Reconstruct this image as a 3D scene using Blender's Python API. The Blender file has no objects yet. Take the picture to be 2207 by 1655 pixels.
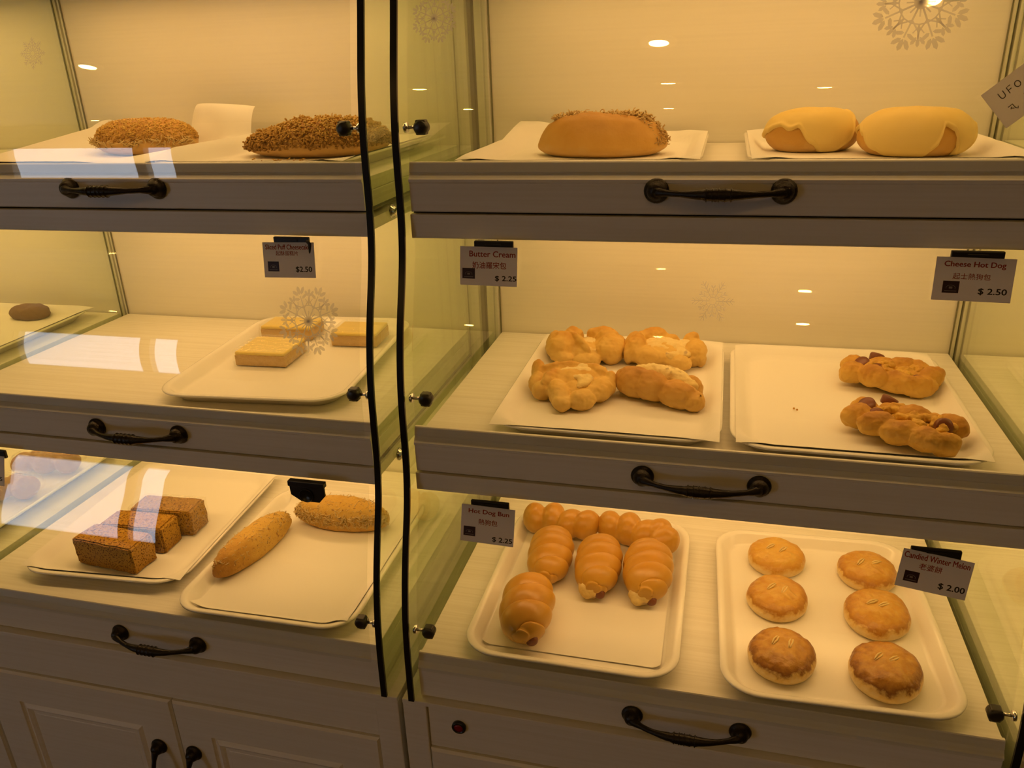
import bpy, bmesh, math, random
from math import sin, cos, pi, radians
from mathutils import Vector, Matrix, noise as mnoise

C = bpy.context.scene.collection
scene = bpy.context.scene
F = 0.62                      # height of the measuring zero above the floor

# ------------------------------------------------------------------ camera
cam_d = bpy.data.cameras.new('camera')
cam = bpy.data.objects.new('camera', cam_d)
C.objects.link(cam)
scene.camera = cam
cam_d.sensor_fit = 'HORIZONTAL'
cam_d.sensor_width = 36.0
cam_d.lens = 36.0 * 1727.86 / 2207.0
cam_d.clip_start = 0.02
yaw, pit, rol = .2622, .3877, -.0366
fw = Vector((-sin(yaw) * cos(pit), cos(yaw) * cos(pit), -sin(pit)))
rt = Vector((cos(yaw), sin(yaw), 0))
up = rt.cross(fw)
rt, up = rt * cos(rol) + up * sin(rol), up * cos(rol) - rt * sin(rol)
m = Matrix((rt, up, -fw)).transposed().to_4x4()
m.translation = Vector((.354, -1.2551, .9019 + F))
cam.matrix_world = m

# ------------------------------------------------------------------ world, exposure
scene.view_settings.view_transform = 'Standard'
scene.view_settings.look = 'None'
scene.view_settings.exposure = 0.0
scene.view_settings.gamma = 1.0
scene.view_settings.use_curve_mapping = False
w = bpy.data.worlds.new('daylight')
scene.world = w
w.use_nodes = True
bg = w.node_tree.nodes['Background']
bg.inputs[0].default_value = (.74, .84, 1.0, 1)
bg.inputs[1].default_value = 4.6
scene.cycles.use_denoising = True
scene.cycles.max_bounces = 8
scene.cycles.diffuse_bounces = 4
scene.cycles.glossy_bounces = 4
scene.cycles.transparent_max_bounces = 40
scene.cycles.caustics_reflective = False
scene.cycles.caustics_refractive = False

STRIP_L = 21.0                # radiance of the light strips in the cases
LAMP_L = 175.0                 # radiance of the ceiling downlights


# ------------------------------------------------------------------ materials
def new_mat(name):
    mt = bpy.data.materials.new(name)
    mt.use_nodes = True
    nt = mt.node_tree
    return mt, nt, nt.nodes['Principled BSDF']


def plain(name, col, rough=.5, metal=0.0, spec=.5, bump=0.0, bscale=200.0):
    mt, nt, b = new_mat(name)
    b.inputs['Base Color'].default_value = (*col, 1)
    b.inputs['Roughness'].default_value = rough
    b.inputs['Metallic'].default_value = metal
    b.inputs['Specular IOR Level'].default_value = spec
    if bump:
        tc = nt.nodes.new('ShaderNodeTexCoord')
        n = nt.nodes.new('ShaderNodeTexNoise')
        n.inputs['Scale'].default_value = bscale
        n.inputs['Detail'].default_value = 4
        bp = nt.nodes.new('ShaderNodeBump')
        bp.inputs['Strength'].default_value = bump
        bp.inputs['Distance'].default_value = .001
        nt.links.new(tc.outputs['Object'], n.inputs['Vector'])
        nt.links.new(n.outputs['Fac'], bp.inputs['Height'])
        nt.links.new(bp.outputs['Normal'], b.inputs['Normal'])
    return mt


def painted_wood(name, col, dark, rough=.42):
    """cream laminate with a fine grain running along X"""
    mt, nt, b = new_mat(name)
    tc = nt.nodes.new('ShaderNodeTexCoord')
    mp = nt.nodes.new('ShaderNodeMapping')
    mp.inputs['Scale'].default_value = (3.0, 160.0, 160.0)
    n = nt.nodes.new('ShaderNodeTexNoise')
    n.inputs['Scale'].default_value = 1.6
    n.inputs['Detail'].default_value = 5
    r = nt.nodes.new('ShaderNodeValToRGB')
    r.color_ramp.elements[0].position = .35
    r.color_ramp.elements[0].color = (*dark, 1)
    r.color_ramp.elements[1].position = .6
    r.color_ramp.elements[1].color = (*col, 1)
    bp = nt.nodes.new('ShaderNodeBump')
    bp.inputs['Strength'].default_value = .12
    bp.inputs['Distance'].default_value = .0006
    L = nt.links.new
    L(tc.outputs['Object'], mp.inputs['Vector'])
    L(mp.outputs['Vector'], n.inputs['Vector'])
    L(n.outputs['Fac'], r.inputs['Fac'])
    L(r.outputs['Color'], b.inputs['Base Color'])
    L(n.outputs['Fac'], bp.inputs['Height'])
    L(bp.outputs['Normal'], b.inputs['Normal'])
    b.inputs['Roughness'].default_value = rough
    b.inputs['Specular IOR Level'].default_value = .4
    return mt


def glass(name, tint, f0=.04, rough=0.0, base=0.0, haze=None, crinkle=None):
    """clear sheet: tinted see-through plus a mirror reflection that grows at grazing angles"""
    mt = bpy.data.materials.new(name)
    mt.use_nodes = True
    nt = mt.node_tree
    nt.nodes.clear()
    out = nt.nodes.new('ShaderNodeOutputMaterial')
    tr = nt.nodes.new('ShaderNodeBsdfTransparent')
    tr.inputs[0].default_value = (*tint, 1)
    gl = nt.nodes.new('ShaderNodeBsdfGlossy')
    gl.inputs['Roughness'].default_value = rough
    gl.inputs['Color'].default_value = (1, 1, 1, 1)
    lw = nt.nodes.new('ShaderNodeLayerWeight')
    lw.inputs['Blend'].default_value = .5
    pw = nt.nodes.new('ShaderNodeMath')
    pw.operation = 'POWER'
    pw.inputs[1].default_value = 5.0
    ma = nt.nodes.new('ShaderNodeMath')
    ma.operation = 'MULTIPLY_ADD'
    ma.inputs[1].default_value = 1 - f0
    ma.inputs[2].default_value = f0
    mx = nt.nodes.new('ShaderNodeMixShader')
    L = nt.links.new
    L(lw.outputs['Facing'], pw.inputs[0])
    L(pw.outputs[0], ma.inputs[0])
    L(ma.outputs[0], mx.inputs[0])
    L(tr.outputs[0], mx.inputs[1])
    L(gl.outputs[0], mx.inputs[2])
    src = mx
    if crinkle:
        tc = nt.nodes.new('ShaderNodeTexCoord')
        nz = nt.nodes.new('ShaderNodeTexNoise')
        nz.inputs['Scale'].default_value = crinkle[0]
        nz.inputs['Detail'].default_value = 3
        bp = nt.nodes.new('ShaderNodeBump')
        bp.inputs['Strength'].default_value = 1.0
        bp.inputs['Distance'].default_value = crinkle[1]
        L(tc.outputs['Object'], nz.inputs['Vector'])
        L(nz.outputs['Fac'], bp.inputs['Height'])
        L(bp.outputs['Normal'], gl.inputs['Normal'])
    if haze:
        d1 = nt.nodes.new('ShaderNodeBsdfDiffuse')
        d1.inputs[0].default_value = (*haze[1], 1)
        d2 = nt.nodes.new('ShaderNodeBsdfTranslucent')
        d2.inputs[0].default_value = (*haze[1], 1)
        df = nt.nodes.new('ShaderNodeMixShader')
        df.inputs[0].default_value = .5
        L(d1.outputs[0], df.inputs[1])
        L(d2.outputs[0], df.inputs[2])
        m2 = nt.nodes.new('ShaderNodeMixShader')
        m2.inputs[0].default_value = haze[0]
        L(mx.outputs[0], m2.inputs[1])
        L(df.outputs[0], m2.inputs[2])
        src = m2
    L(src.outputs[0], out.inputs[0])
    return mt


def emit(name, col, strength):
    mt = bpy.data.materials.new(name)
    mt.use_nodes = True
    nt = mt.node_tree
    nt.nodes.clear()
    out = nt.nodes.new('ShaderNodeOutputMaterial')
    e = nt.nodes.new('ShaderNodeEmission')
    e.inputs[0].default_value = (*col, 1)
    e.inputs[1].default_value = strength
    nt.links.new(e.outputs[0], out.inputs[0])
    return mt


def bread(name, stops, nscale=40.0, namp=.5, bump=.35, bscale=160.0, rough=.5, specks=None, axis='Z', spec=.35, toast=None):
    """baked crust: colour climbs from the pale base to the browned top, broken up by noise"""
    mt, nt, b = new_mat(name)
    L = nt.links.new
    tc = nt.nodes.new('ShaderNodeTexCoord')
    sp = nt.nodes.new('ShaderNodeSeparateXYZ')
    n = nt.nodes.new('ShaderNodeTexNoise')
    n.inputs['Scale'].default_value = nscale
    n.inputs['Detail'].default_value = 5
    n.inputs['Roughness'].default_value = .6
    ma = nt.nodes.new('ShaderNodeMath')
    ma.operation = 'MULTIPLY_ADD'
    ma.inputs[1].default_value = namp
    sb = nt.nodes.new('ShaderNodeMath')
    sb.operation = 'SUBTRACT'
    sb.inputs[1].default_value = namp * .5
    r = nt.nodes.new('ShaderNodeValToRGB')
    cr = r.color_ramp
    while len(cr.elements) < len(stops):
        cr.elements.new(.5)
    for e, (p, c) in zip(cr.elements, stops):
        e.position = p
        e.color = (*c, 1)
    L(tc.outputs['Generated'], sp.inputs[0])
    L(tc.outputs['Object'], n.inputs['Vector'])
    L(n.outputs['Fac'], ma.inputs[0])
    L(sp.outputs[axis], ma.inputs[2])
    L(ma.outputs[0], sb.inputs[0])
    L(sb.outputs[0], r.inputs['Fac'])
    col = r.outputs['Color']
    if specks:
        n3 = nt.nodes.new('ShaderNodeTexNoise')
        n3.inputs['Scale'].default_value = specks[0]
        n3.inputs['Detail'].default_value = 2
        r3 = nt.nodes.new('ShaderNodeValToRGB')
        r3.color_ramp.elements[0].position = specks[1]
        r3.color_ramp.elements[0].color = (0, 0, 0, 1)
        r3.color_ramp.elements[1].position = specks[1] + .06
        r3.color_ramp.elements[1].color = (1, 1, 1, 1)
        mx = nt.nodes.new('ShaderNodeMixRGB')
        mx.inputs[2].default_value = (*specks[2], 1)
        L(tc.outputs['Object'], n3.inputs['Vector'])
        L(n3.outputs['Fac'], r3.inputs['Fac'])
        L(r3.outputs['Color'], mx.inputs[0])
        L(col, mx.inputs[1])
        col = mx.outputs[0]
    if toast:
        ge = nt.nodes.new('ShaderNodeNewGeometry')
        rt_ = nt.nodes.new('ShaderNodeMapRange')
        rt_.inputs['From Min'].default_value = toast[0]
        rt_.inputs['From Max'].default_value = toast[1]
        n4 = nt.nodes.new('ShaderNodeTexNoise')
        n4.inputs['Scale'].default_value = 34
        ml = nt.nodes.new('ShaderNodeMath')
        ml.operation = 'MULTIPLY'
        mt4 = nt.nodes.new('ShaderNodeMapRange')
        mt4.inputs['From Min'].default_value = .38
        mt4.inputs['From Max'].default_value = .62
        mx4 = nt.nodes.new('ShaderNodeMixRGB')
        mx4.inputs[2].default_value = (*toast[2], 1)
        L(ge.outputs['Pointiness'], rt_.inputs['Value'])
        L(tc.outputs['Object'], n4.inputs['Vector'])
        L(n4.outputs['Fac'], mt4.inputs['Value'])
        L(rt_.outputs[0], ml.inputs[0])
        L(mt4.outputs[0], ml.inputs[1])
        L(ml.outputs[0], mx4.inputs[0])
        L(col, mx4.inputs[1])
        col = mx4.outputs[0]
    L(col, b.inputs['Base Color'])
    if bump:
        n2 = nt.nodes.new('ShaderNodeTexNoise')
        n2.inputs['Scale'].default_value = bscale
        n2.inputs['Detail'].default_value = 6
        bp = nt.nodes.new('ShaderNodeBump')
        bp.inputs['Strength'].default_value = bump
        bp.inputs['Distance'].default_value = .0015
        L(tc.outputs['Object'], n2.inputs['Vector'])
        L(n2.outputs['Fac'], bp.inputs['Height'])
        L(bp.outputs['Normal'], b.inputs['Normal'])
    b.inputs['Roughness'].default_value = rough
    b.inputs['Specular IOR Level'].default_value = spec
    return mt


CREAM = (.80, .77, .70)
M = {}
M['wood'] = painted_wood('cream_laminate', CREAM, (.765, .73, .65))
M['board'] = painted_wood('cream_board', (.84, .81, .73), (.77, .735, .64), .35)
M['back'] = painted_wood('cream_back_panel', (.82, .785, .67), (.80, .765, .65), .45)
M['dark'] = plain('painted_gap_shade', (.02, .015, .01), .8)  # near-black colour standing in for shade between drawer and rail
M['gap_line'] = plain('grey_green_gap_shade', (.19, .18, .10), .35)
M['pane'] = glass('clear_front_glass', (.975, .98, .965), .04)
M['side'] = glass('greenish_side_glass', (.92, .96, .86), .04)
M['edge'] = plain('black_glass_edge', (.006, .006, .006), .25)
M['rubber'] = plain('black_rubber', (.012, .011, .011), .35)
M['chrome'] = plain('chrome', (.75, .74, .72), .15, 1.0)
M['bronze'] = plain('antique_bronze', (.022, .016, .012), .30, .6, .6, .5, 700)
M['melamine'] = plain('white_melamine', (.86, .83, .76), .22, 0, .5)
M['paper'] = plain('parchment', (.86, .83, .76), .6, 0, .25, .15, 60)
M['card'] = plain('white_card', (.80, .78, .80), .55)
nt_ = M['card'].node_tree
tl_ = nt_.nodes.new('ShaderNodeBsdfTranslucent')
tl_.inputs[0].default_value = (.8, .78, .8, 1)
mx_ = nt_.nodes.new('ShaderNodeMixShader')
mx_.inputs[0].default_value = .22
nt_.links.new(nt_.nodes['Principled BSDF'].outputs[0], mx_.inputs[1])
nt_.links.new(tl_.outputs[0], mx_.inputs[2])
nt_.links.new(mx_.outputs[0], nt_.nodes['Material Output'].inputs[0])
M['note'] = M['card'].copy()
M['note'].name = 'thin_note_paper'
M['note'].node_tree.nodes['Mix Shader'].inputs[0].default_value = .68
M['ink_red'] = plain('red_ink', (.28, .02, .02), .6)
M['ink_black'] = plain('black_ink', (.02, .015, .015), .6)
M['ink_pen'] = plain('grey_pen', (.10, .08, .07), .6)
M['logo'] = plain('maroon_logo', (.035, .008, .012), .5)
M['logo_line'] = plain('logo_line', (.25, .2, .17), .5)
M['clip'] = plain('black_plastic', (.014, .012, .011), .4)
M['sticker'] = glass('frosted_sticker', (1, 1, 1), .02, .4, 0, (.55, (.86, .84, .84)))
M['strip'] = emit('warm_strip_light', (1.0, .57, .20), STRIP_L)
M['lamp'] = emit('warm_downlight', (1.0, .54, .13), LAMP_L)
M['lamp_ring'] = plain('white_lamp_ring', (.8, .78, .74), .4)
M['red_lens'] = plain('red_button', (.20, .006, .010), .3)
M['wrap'] = glass('plastic_film', (.99, .99, .975), .065, .04, crinkle=(120, .005))


# ------------------------------------------------------------------ mesh helpers
class MB:
    def __init__(self):
        self.v, self.f, self.s, self.mi = [], [], [], []

    def add(self, verts, faces, smooth=False, mi=0):
        o = len(self.v)
        self.v += [tuple(p) for p in verts]
        for f in faces:
            self.f.append([i + o for i in f])
            self.s.append(smooth)
            self.mi.append(mi)

    def box(self, x0, x1, y0, y1, z0, z1, bev=0.0, mi=0, seg=2):
        bm = bmesh.new()
        bmesh.ops.create_cube(bm, size=1)
        for v in bm.verts:
            v.co = Vector((x0 + (v.co.x + .5) * (x1 - x0), y0 + (v.co.y + .5) * (y1 - y0), z0 + (v.co.z + .5) * (z1 - z0)))
        if bev:
            bmesh.ops.bevel(bm, geom=list(bm.edges), offset=bev, segments=seg, affect='EDGES', profile=.5)
        self.add_bm(bm, False, mi)

    def add_bm(self, bm, smooth=False, mi=0, mat=None):
        bm.verts.index_update()
        self.add([(mat @ v.co) if mat else v.co for v in bm.verts], [[v.index for v in f.verts] for f in bm.faces], smooth, mi)
        bm.free()

    def cyl(self, p0, p1, r0, r1=None, n=20, mi=0, smooth=True):
        r1 = r0 if r1 is None else r1
        self.tube([p0, p1], [r0, r1], n, mi, smooth)

    def tube(self, pts, rad, n=10, mi=0, smooth=True, caps=True, flat=1.0):
        pts = [Vector(p) for p in pts]
        vs, fs = [], []
        prev = None
        for i, p in enumerate(pts):
            t = (pts[min(i + 1, len(pts) - 1)] - pts[max(i - 1, 0)]).normalized()
            if prev is None:
                a = Vector((0, 0, 1)) if abs(t.z) < .9 else Vector((1, 0, 0))
                u = t.cross(a).normalized()
            else:
                u = (prev - t * prev.dot(t)).normalized()
            prev = u
            b = t.cross(u)
            for k in range(n):
                a = 2 * pi * k / n
                vs.append(p + u * (cos(a) * rad[i]) + b * (sin(a) * rad[i] * flat))
        for i in range(len(pts) - 1):
            for k in range(n):
                fs.append((i * n + k, i * n + (k + 1) % n, (i + 1) * n + (k + 1) % n, (i + 1) * n + k))
        if caps:
            fs.append(tuple(range(n - 1, -1, -1)))
            fs.append(tuple((len(pts) - 1) * n + k for k in range(n)))
        self.add(vs, fs, smooth, mi)

    def lathe(self, prof, origin, axis, n=24, mi=0, caps=True):
        """prof: (radius, distance along axis)"""
        axis = Vector(axis).normalized()
        a = Vector((0, 0, 1)) if abs(axis.z) < .9 else Vector((1, 0, 0))
        u = axis.cross(a).normalized()
        b = axis.cross(u)
        o = Vector(origin)
        vs, fs = [], []
        for r, d in prof:
            for k in range(n):
                t = 2 * pi * k / n
                vs.append(o + axis * d + u * (cos(t) * r) + b * (sin(t) * r))
        for i in range(len(prof) - 1):
            for k in range(n):
                fs.append((i * n + k, i * n + (k + 1) % n, (i + 1) * n + (k + 1) % n, (i + 1) * n + k))
        if caps:
            fs.append(tuple(range(n - 1, -1, -1)))
            fs.append(tuple((len(prof) - 1) * n + k for k in range(n)))
        self.add(vs, fs, True, mi)

    def extrude_x(self, poly, x0, x1, mi=0):
        n = len(poly)
        vs = [(x0, y, z) for y, z in poly] + [(x1, y, z) for y, z in poly]
        fs = [tuple(range(n)), tuple(range(2 * n - 1, n - 1, -1))]
        fs += [(i, i + n, (i + 1) % n + n, (i + 1) % n) for i in range(n)]
        self.add(vs, fs, False, mi)

    def mesh(self, name, mats):
        me = bpy.data.meshes.new(name)
        me.from_pydata(self.v, [], self.f)
        for mt in (mats if isinstance(mats, (list, tuple)) else [mats]):
            me.materials.append(mt)
        me.polygons.foreach_set('use_smooth', self.s)
        me.polygons.foreach_set('material_index', self.mi)
        bm = bmesh.new()
        bm.from_mesh(me)
        bmesh.ops.recalc_face_normals(bm, faces=bm.faces)
        bm.to_mesh(me)
        bm.free()
        me.update()
        return me

    def build(self, name, mats, parent=None, loc=None, rot=None):
        o = bpy.data.objects.new(name, self.mesh(name, mats))
        C.objects.link(o)
        if parent:
            o.parent = parent
        if loc is not None:
            o.location = loc
        if rot is not None:
            o.rotation_euler = rot
        return o


def put(name, me, parent=None, loc=(0, 0, 0), rot=(0, 0, 0)):
    o = bpy.data.objects.new(name, me)
    C.objects.link(o)
    o.parent = parent
    o.location = loc
    o.rotation_euler = rot
    return o


def tag(o, label, cat, group=None, kind=None):
    o['label'] = label
    o['category'] = cat
    if group:
        o['group'] = group
    if kind:
        o['kind'] = kind
    return o


def thing(name, label, cat, loc=(0, 0, 0), rz=0.0, group=None, rot=None):
    o = bpy.data.objects.new(name, None)
    C.objects.link(o)
    o.empty_display_size = .03
    o.location = loc
    o.rotation_euler = rot if rot else (0, 0, rz)
    return tag(o, label, cat, group)


def structure(name, mb, mt):
    o = mb.build(name, mt)
    o['kind'] = 'structure'
    return o


def dup(root, label, loc, rz=0.0):
    """copy of a thing with its parts and their sub-parts (mesh data shared)"""
    def cp(o, parent):
        c = o.copy()
        C.objects.link(c)
        if parent:
            c.parent = parent
        for ch in [k for k in bpy.data.objects if k.parent == o]:
            cp(ch, c)
        return c
    c = cp(root, None)
    c['label'] = label
    c.location = loc
    c.rotation_euler = (0, 0, rz)
    return c


# ------------------------------------------------------------------ the shop room
RX0, RX1, RY0, RY1, RH = -7.4, 3.6, -6.4, .06, 2.64
M['wall'] = plain('warm_wall_paint', (.46, .40, .32), .7)
M['floor'] = plain('brown_floor', (.15, .105, .07), .8, 0, .15)
M['ceil'] = plain('ceiling_paint', (.50, .45, .38), .8)
b = MB(); b.box(RX0, RX1, RY0, RY1 + .1, -.1, 0); structure('floor', b, M['floor'])
b = MB(); b.box(RX0, RX1, RY0, RY1 + .1, RH, RH + .1); structure('ceiling', b, M['ceil'])
b = MB(); b.box(RX0 - .1, RX1 + .1, RY1, RY1 + .1, 0, RH); structure('wall_front', b, M['wall'])
b = MB(); b.box(RX0 - .1, RX0, RY0, RY1, 0, RH); structure('wall_left', b, M['wall'])
b = MB(); b.box(RX1, RX1 + .1, RY0, RY1, 0, RH); structure('wall_right', b, M['wall'])
WX0, WX1, WZ0, WZ1 = -6.75, -4.72, .06, 1.70
b = MB()
b.box(RX0 - .1, WX0, RY0 - .1, RY0, 0, RH)
b.box(WX1, RX1 + .1, RY0 - .1, RY0, 0, RH)
b.box(WX0, WX1, RY0 - .1, RY0, WZ1, RH)
b.box(WX0, WX1, RY0 - .1, RY0, 0, WZ0)
structure('wall_back', b, M['wall'])
b = MB()
b.box(WX0, WX0 + .06, RY0 - .09, RY0 - .01, WZ0, WZ1)
b.box(WX1 - .06, WX1, RY0 - .09, RY0 - .01, WZ0, WZ1)
b.box(WX0, WX1, RY0 - .09, RY0 - .01, WZ1 - .06, WZ1)
b.box(WX0, WX1, RY0 - .09, RY0 - .01, WZ0, WZ0 + .06)
b.box(-5.21, -5.09, RY0 - .09, RY0 - .01, WZ0 + .06, WZ1 - .06)
wf = structure('window_1', b, plain('window_frame_paint', (.35, .28, .2), .5))
b = MB(); b.box(WX0 + .06, WX1 - .06, RY0 - .055, RY0 - .049, WZ0 + .06, WZ1 - .06)
b.build('window_pane', glass('window_glass', (.98, .98, .98), .04), wf)

# recessed ceiling downlights (seen as small ovals mirrored in the case glass)
lm = MB(); lm.lathe([(.036, 0), (.036, .004)], (0, 0, -.012), (0, 0, 1), 20)
lens_me = lm.mesh('lens', M['lamp'])
lm = MB(); lm.lathe([(.037, -.012), (.040, -.015), (.066, -.012), (.068, -.001), (.052, 0)], (0, 0, 0), (0, 0, 1), 28, 0, False)
ring_me = lm.mesh('trim_ring', M['lamp_ring'])
LAMPS = [(.09, -2.44), (.06, -3.55), (-.06, -5.5), (.84, -4.1), (.95, -2.2), (-1.22, -3.5), (-1.45, -5.15), (-2.43, -2.46), (2.1, -2.9), (-5.0, -5.6)]
for i, (x, y) in enumerate(LAMPS):
    t = thing('ceiling_downlight', 'round recessed ceiling downlight, %s' % (
        'mirrored high on the right case glass above the long bun',
        'second of the line mirrored above the long bun',
        'third of the line mirrored above the long bun',
        'mirrored above the cream topped buns',
        'mirrored behind the large snowflake of the right case',
        'mirrored near the left end of the right case',
        'far lamp mirrored near the left end of the right case',
        'mirrored as a long streak in the left case glass',
        'at the right side of the shop',
        'mirrored as a streak in the middle left glass')[i], 'ceiling light', (x, y, RH), 0, 'recessed ceiling downlights')
    put('trim_ring', ring_me, t)
    put('lens', lens_me, t)

# ------------------------------------------------------------------ display cases
PROF = [(1.13, -.317), (1.02, -.337), (.964, -.3475), (.914, -.360), (.8725, -.3700), (.829, -.3765), (.798, -.3785), (.762, -.3785),
        (.7247, -.380), (.688, -.3855), (.66, -.394), (.635, -.4030), (.606, -.413), (.566, -.4225), (.526, -.4285), (.482, -.4305),
        (.435, -.4315), (.3866, -.439), (.347, -.4525), (.311, -.464), (.282, -.472), (.234, -.4815), (.184, -.486), (.10, -.488)]


def prof_raw(z):
    for (z1, y1), (z0, y0) in zip(PROF[:-1], PROF[1:]):
        if z >= z0:
            return y0 + (y1 - y0) * (z - z0) / (z1 - z0)
    return PROF[-1][1]


def prof(z):
    ws = [(k, math.exp(-.5 * (k / 1.6) ** 2)) for k in range(-4, 5)]
    return sum(wt * prof_raw(z + k * .009) for k, wt in ws) / sum(wt for _, wt in ws)


TIERS = [  # drawer front y, lip top z, shelf z, bottom of drawer front, bottom of rail
    dict(d=.3735, z=.7936, s=.775, g=.738, r=.7072),
    dict(d=.4260, z=.483, s=.468, g=.4243, r=.3979),
    dict(d=.4788, z=.1786, s=.1755, g=.1105, r=None)]
CAN_Z = 1.018


def handle_mesh():
    b = MB()
    for s in (-1, 1):
        b.lathe([(.0128, 0), (.0135, .002), (.0125, .004), (.0105, .0045), (.0100, .008), (.0080, .0125), (.0050, .015), (.002, .0155)],
                (s * .065, 0, 0), (0, -1, 0), 22)
    pts, rad = [], []
    for k in range(41):
        t = k / 40 * 2 - 1
        x = .065 * t
        y = -.011 - .017 * (1 - abs(t) ** 2.6)
        pts.append((x, y, 0))
        a = abs(t)
        r = .0066 if a < .12 else (.0066 - (a - .12) / .45 * .0032 if a < .57 else .0034 + max(0, a - .8) * .014)
        if a < .30:
            r *= 1 + .07 * sin(k * 2.4)
        rad.append(r)
    b.tube(pts, rad, 12)
    for k in range(-2, 3):          # the chased band on the grip
        b.lathe([(.0052, -.0016), (.0078, 0), (.0052, .0016)], (k * .0062, -.0278, 0), (1, 0, 0), 14)
    return b.mesh('handle', M['bronze'])


HANDLE = handle_mesh()
HANDLE_X = [.350, .349, .350]


def bay(root, x0, x1, skip_clip=False, tag_clips=True):
    W_ = x1 - x0
    b = MB(); b.box(x0 - .004, x1 + .004, .001, .014, F + .10, F + 1.12)
    b.build('back_panel', M['back'], root)
    for xa in (x0 + .001, x1 - .0028):
        b = MB(); b.box(xa, xa + .0018, -.001, .012, F + .11, F + 1.12)
        b.build('corner_gap_shade', M['gap_line'], root)  # strip coloured dark in place of the shaded gap behind the side glass
    tops = [CAN_Z, TIERS[0]['r'], TIERS[1]['r']]
    for i, T in enumerate(TIERS):
        d, z, s, g, r = T['d'], T['z'], T['s'], T['g'], T['r']
        # pull-out drawer: moulded front, tray board, handle
        b = MB()
        poly = [(-d + .012, z), (-d + .0085, z), (-d + .0075, z - .0012), (-d + .0045, z - .0105), (-d + .0055, z - .0118),
                (-d + .0020, z - .0165), (-d, z - .0185), (-d, z - .0215), (-d + .0022, z - .0232), (-d + .0022, g + .0012), (-d + .0034, g),
                (-d + .020, g), (-d + .020, s - .002), (-d + .012, s - .002)]
        b.extrude_x([(y, zz + F) for y, zz in poly], x0 + .003, x1 - .003)
        for xs in (x0 + .0035, x1 - .0155):
            b.box(xs, xs + .012, -d + .0202, -.006, F + g + .001, F + s - .0165, .0008)
        dr = b.build('drawer', M['wood'], root)
        b = MB(); b.box(x0 + .004, x1 - .004, -d + .0122, -.004, F + s - .016, F + s, .0008)
        b.build('shelf_board', M['board'], dr)
        put('handle', HANDLE, dr, (x0 + HANDLE_X[i] * W_ / .70, -d + .0022, F + (g + z - .0232) / 2 + (.004 if i else .0095)))
        if r is not None:
            b = MB()
            b.box(x0 + .001, x1 - .001, -d + .0015, -d + .019, F + r, F + g - .0028, .0008)
            b.box(x0 + .001, x1 - .001, -d + .019, -.001, F + r + .006, F + r + .020)
            b.build('rail', M['wood'], root)
            b = MB(); b.box(x0 + .002, x1 - .002, -d + .012, -.003, F + g - .0030, F + g - .0008)
            b.build('drawer_gap_shade', M['dark'], root)  # sheet painted near black as the shade under the drawer front
        # warm strip light under the board above
        zt = tops[i]
        for ys in (-.10, -.31 - .02 * i):
            b = MB()
            b.box(x0 + .03, x1 - .03, ys - .012, ys + .012, F + zt - .004, F + zt + .006, .001)
            ls = b.build('light_strip', M['lamp_ring'], root)
            b = MB()
            zl = F + zt - .0045
            b.add([(x0 + .035, ys - .007, zl), (x1 - .035, ys - .007, zl), (x1 - .035, ys + .007, zl), (x0 + .035, ys + .007, zl)], [(0, 3, 2, 1)])
            b.build('diffuser', M['strip'], ls)
        # bowed front glass
        za, zb = zt + (.004 if i else .010), z - .0165
        n = 40
        b = MB()
        vs, fs = [], []
        for k in range(n + 1):
            zz = za + (zb - za) * k / n
            y = prof(zz)
            vs += [(x0 + .008, y, F + zz), (x1 - .008, y, F + zz), (x1 - .008, y + .003, F + zz), (x0 + .008, y + .003, F + zz)]
        for k in range(n):
            a = 4 * k
            for q in range(4):
                fs.append((a + q, a + (q + 1) % 4, a + 4 + (q + 1) % 4, a + 4 + q))
        fs += [(0, 1, 2, 3), (4 * n + 3, 4 * n + 2, 4 * n + 1, 4 * n)]
        b.add(vs, fs, True)
        o = b.build('front_glass', M['pane'], root)
        o.data.set_sharp_from_angle(angle=radians(40))
        # clips that carry the glass
        for sx, xe in ((1, x0), (-1, x1)):
            zc = z + .038
            yc = prof(zc) + .0105
            b = MB()
            b.lathe([(.0052, -.0075), (.0080, -.0060), (.0080, .0050), (.0060, .0068)], (xe + sx * .021, yc, F + zc), (0, 1, 0), 20)
            b.box(xe + sx * .021 - .006, xe + sx * .021 + .006, yc - .006, yc + .005, F + zc - .0082, F + zc + .0082, .0015)
            cl = b.build('glass_clip', M['rubber'], root)
            b = MB()
            b.cyl((xe + sx * .014, yc, F + zc), (xe + sx * .0005, yc, F + zc), .0020, n=12)
            b.cyl((xe + sx * .0040, yc, F + zc), (xe + sx * .0005, yc, F + zc), .0058, n=18)
            b.build('pin', M['chrome'], cl)


def side_panel(root, xa, xb):
    zs = [.108 + (1.125 - .108) * k / 90 for k in range(91)]
    yb = .012
    b = MB()
    n = len(zs)
    for x in (xa, xb):
        vs = [(x, prof(z) + .003, F + z) for z in zs] + [(x, yb, F + z) for z in zs]
        fs = [(i, i + 1, n + i + 1, n + i) for i in range(n - 1)]
        b.add(vs, fs)
    p = b.build('side_panel', M['side'], root)
    b = MB()
    vs, fs = [], []
    for z in zs:
        y = prof(z)
        vs += [(xa, y - .0005, F + z), (xb, y - .0005, F + z), (xb, y + .003, F + z), (xa, y + .003, F + z)]
    for k in range(n - 1):
        for q in range(4):
            a = 4 * k
            fs.append((a + q, a + (q + 1) % 4, a + 4 + (q + 1) % 4, a + 4 + q))
    fs += [(0, 3, 2, 1), tuple(4 * (n - 1) + q for q in range(4))]
    b.add(vs, fs, True)
    e = b.build('black_edge', M['edge'], p)
    e['label'] = 'black front edge of the glass panel'
    e.data.set_sharp_from_angle(angle=radians(40))
    return p


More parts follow.
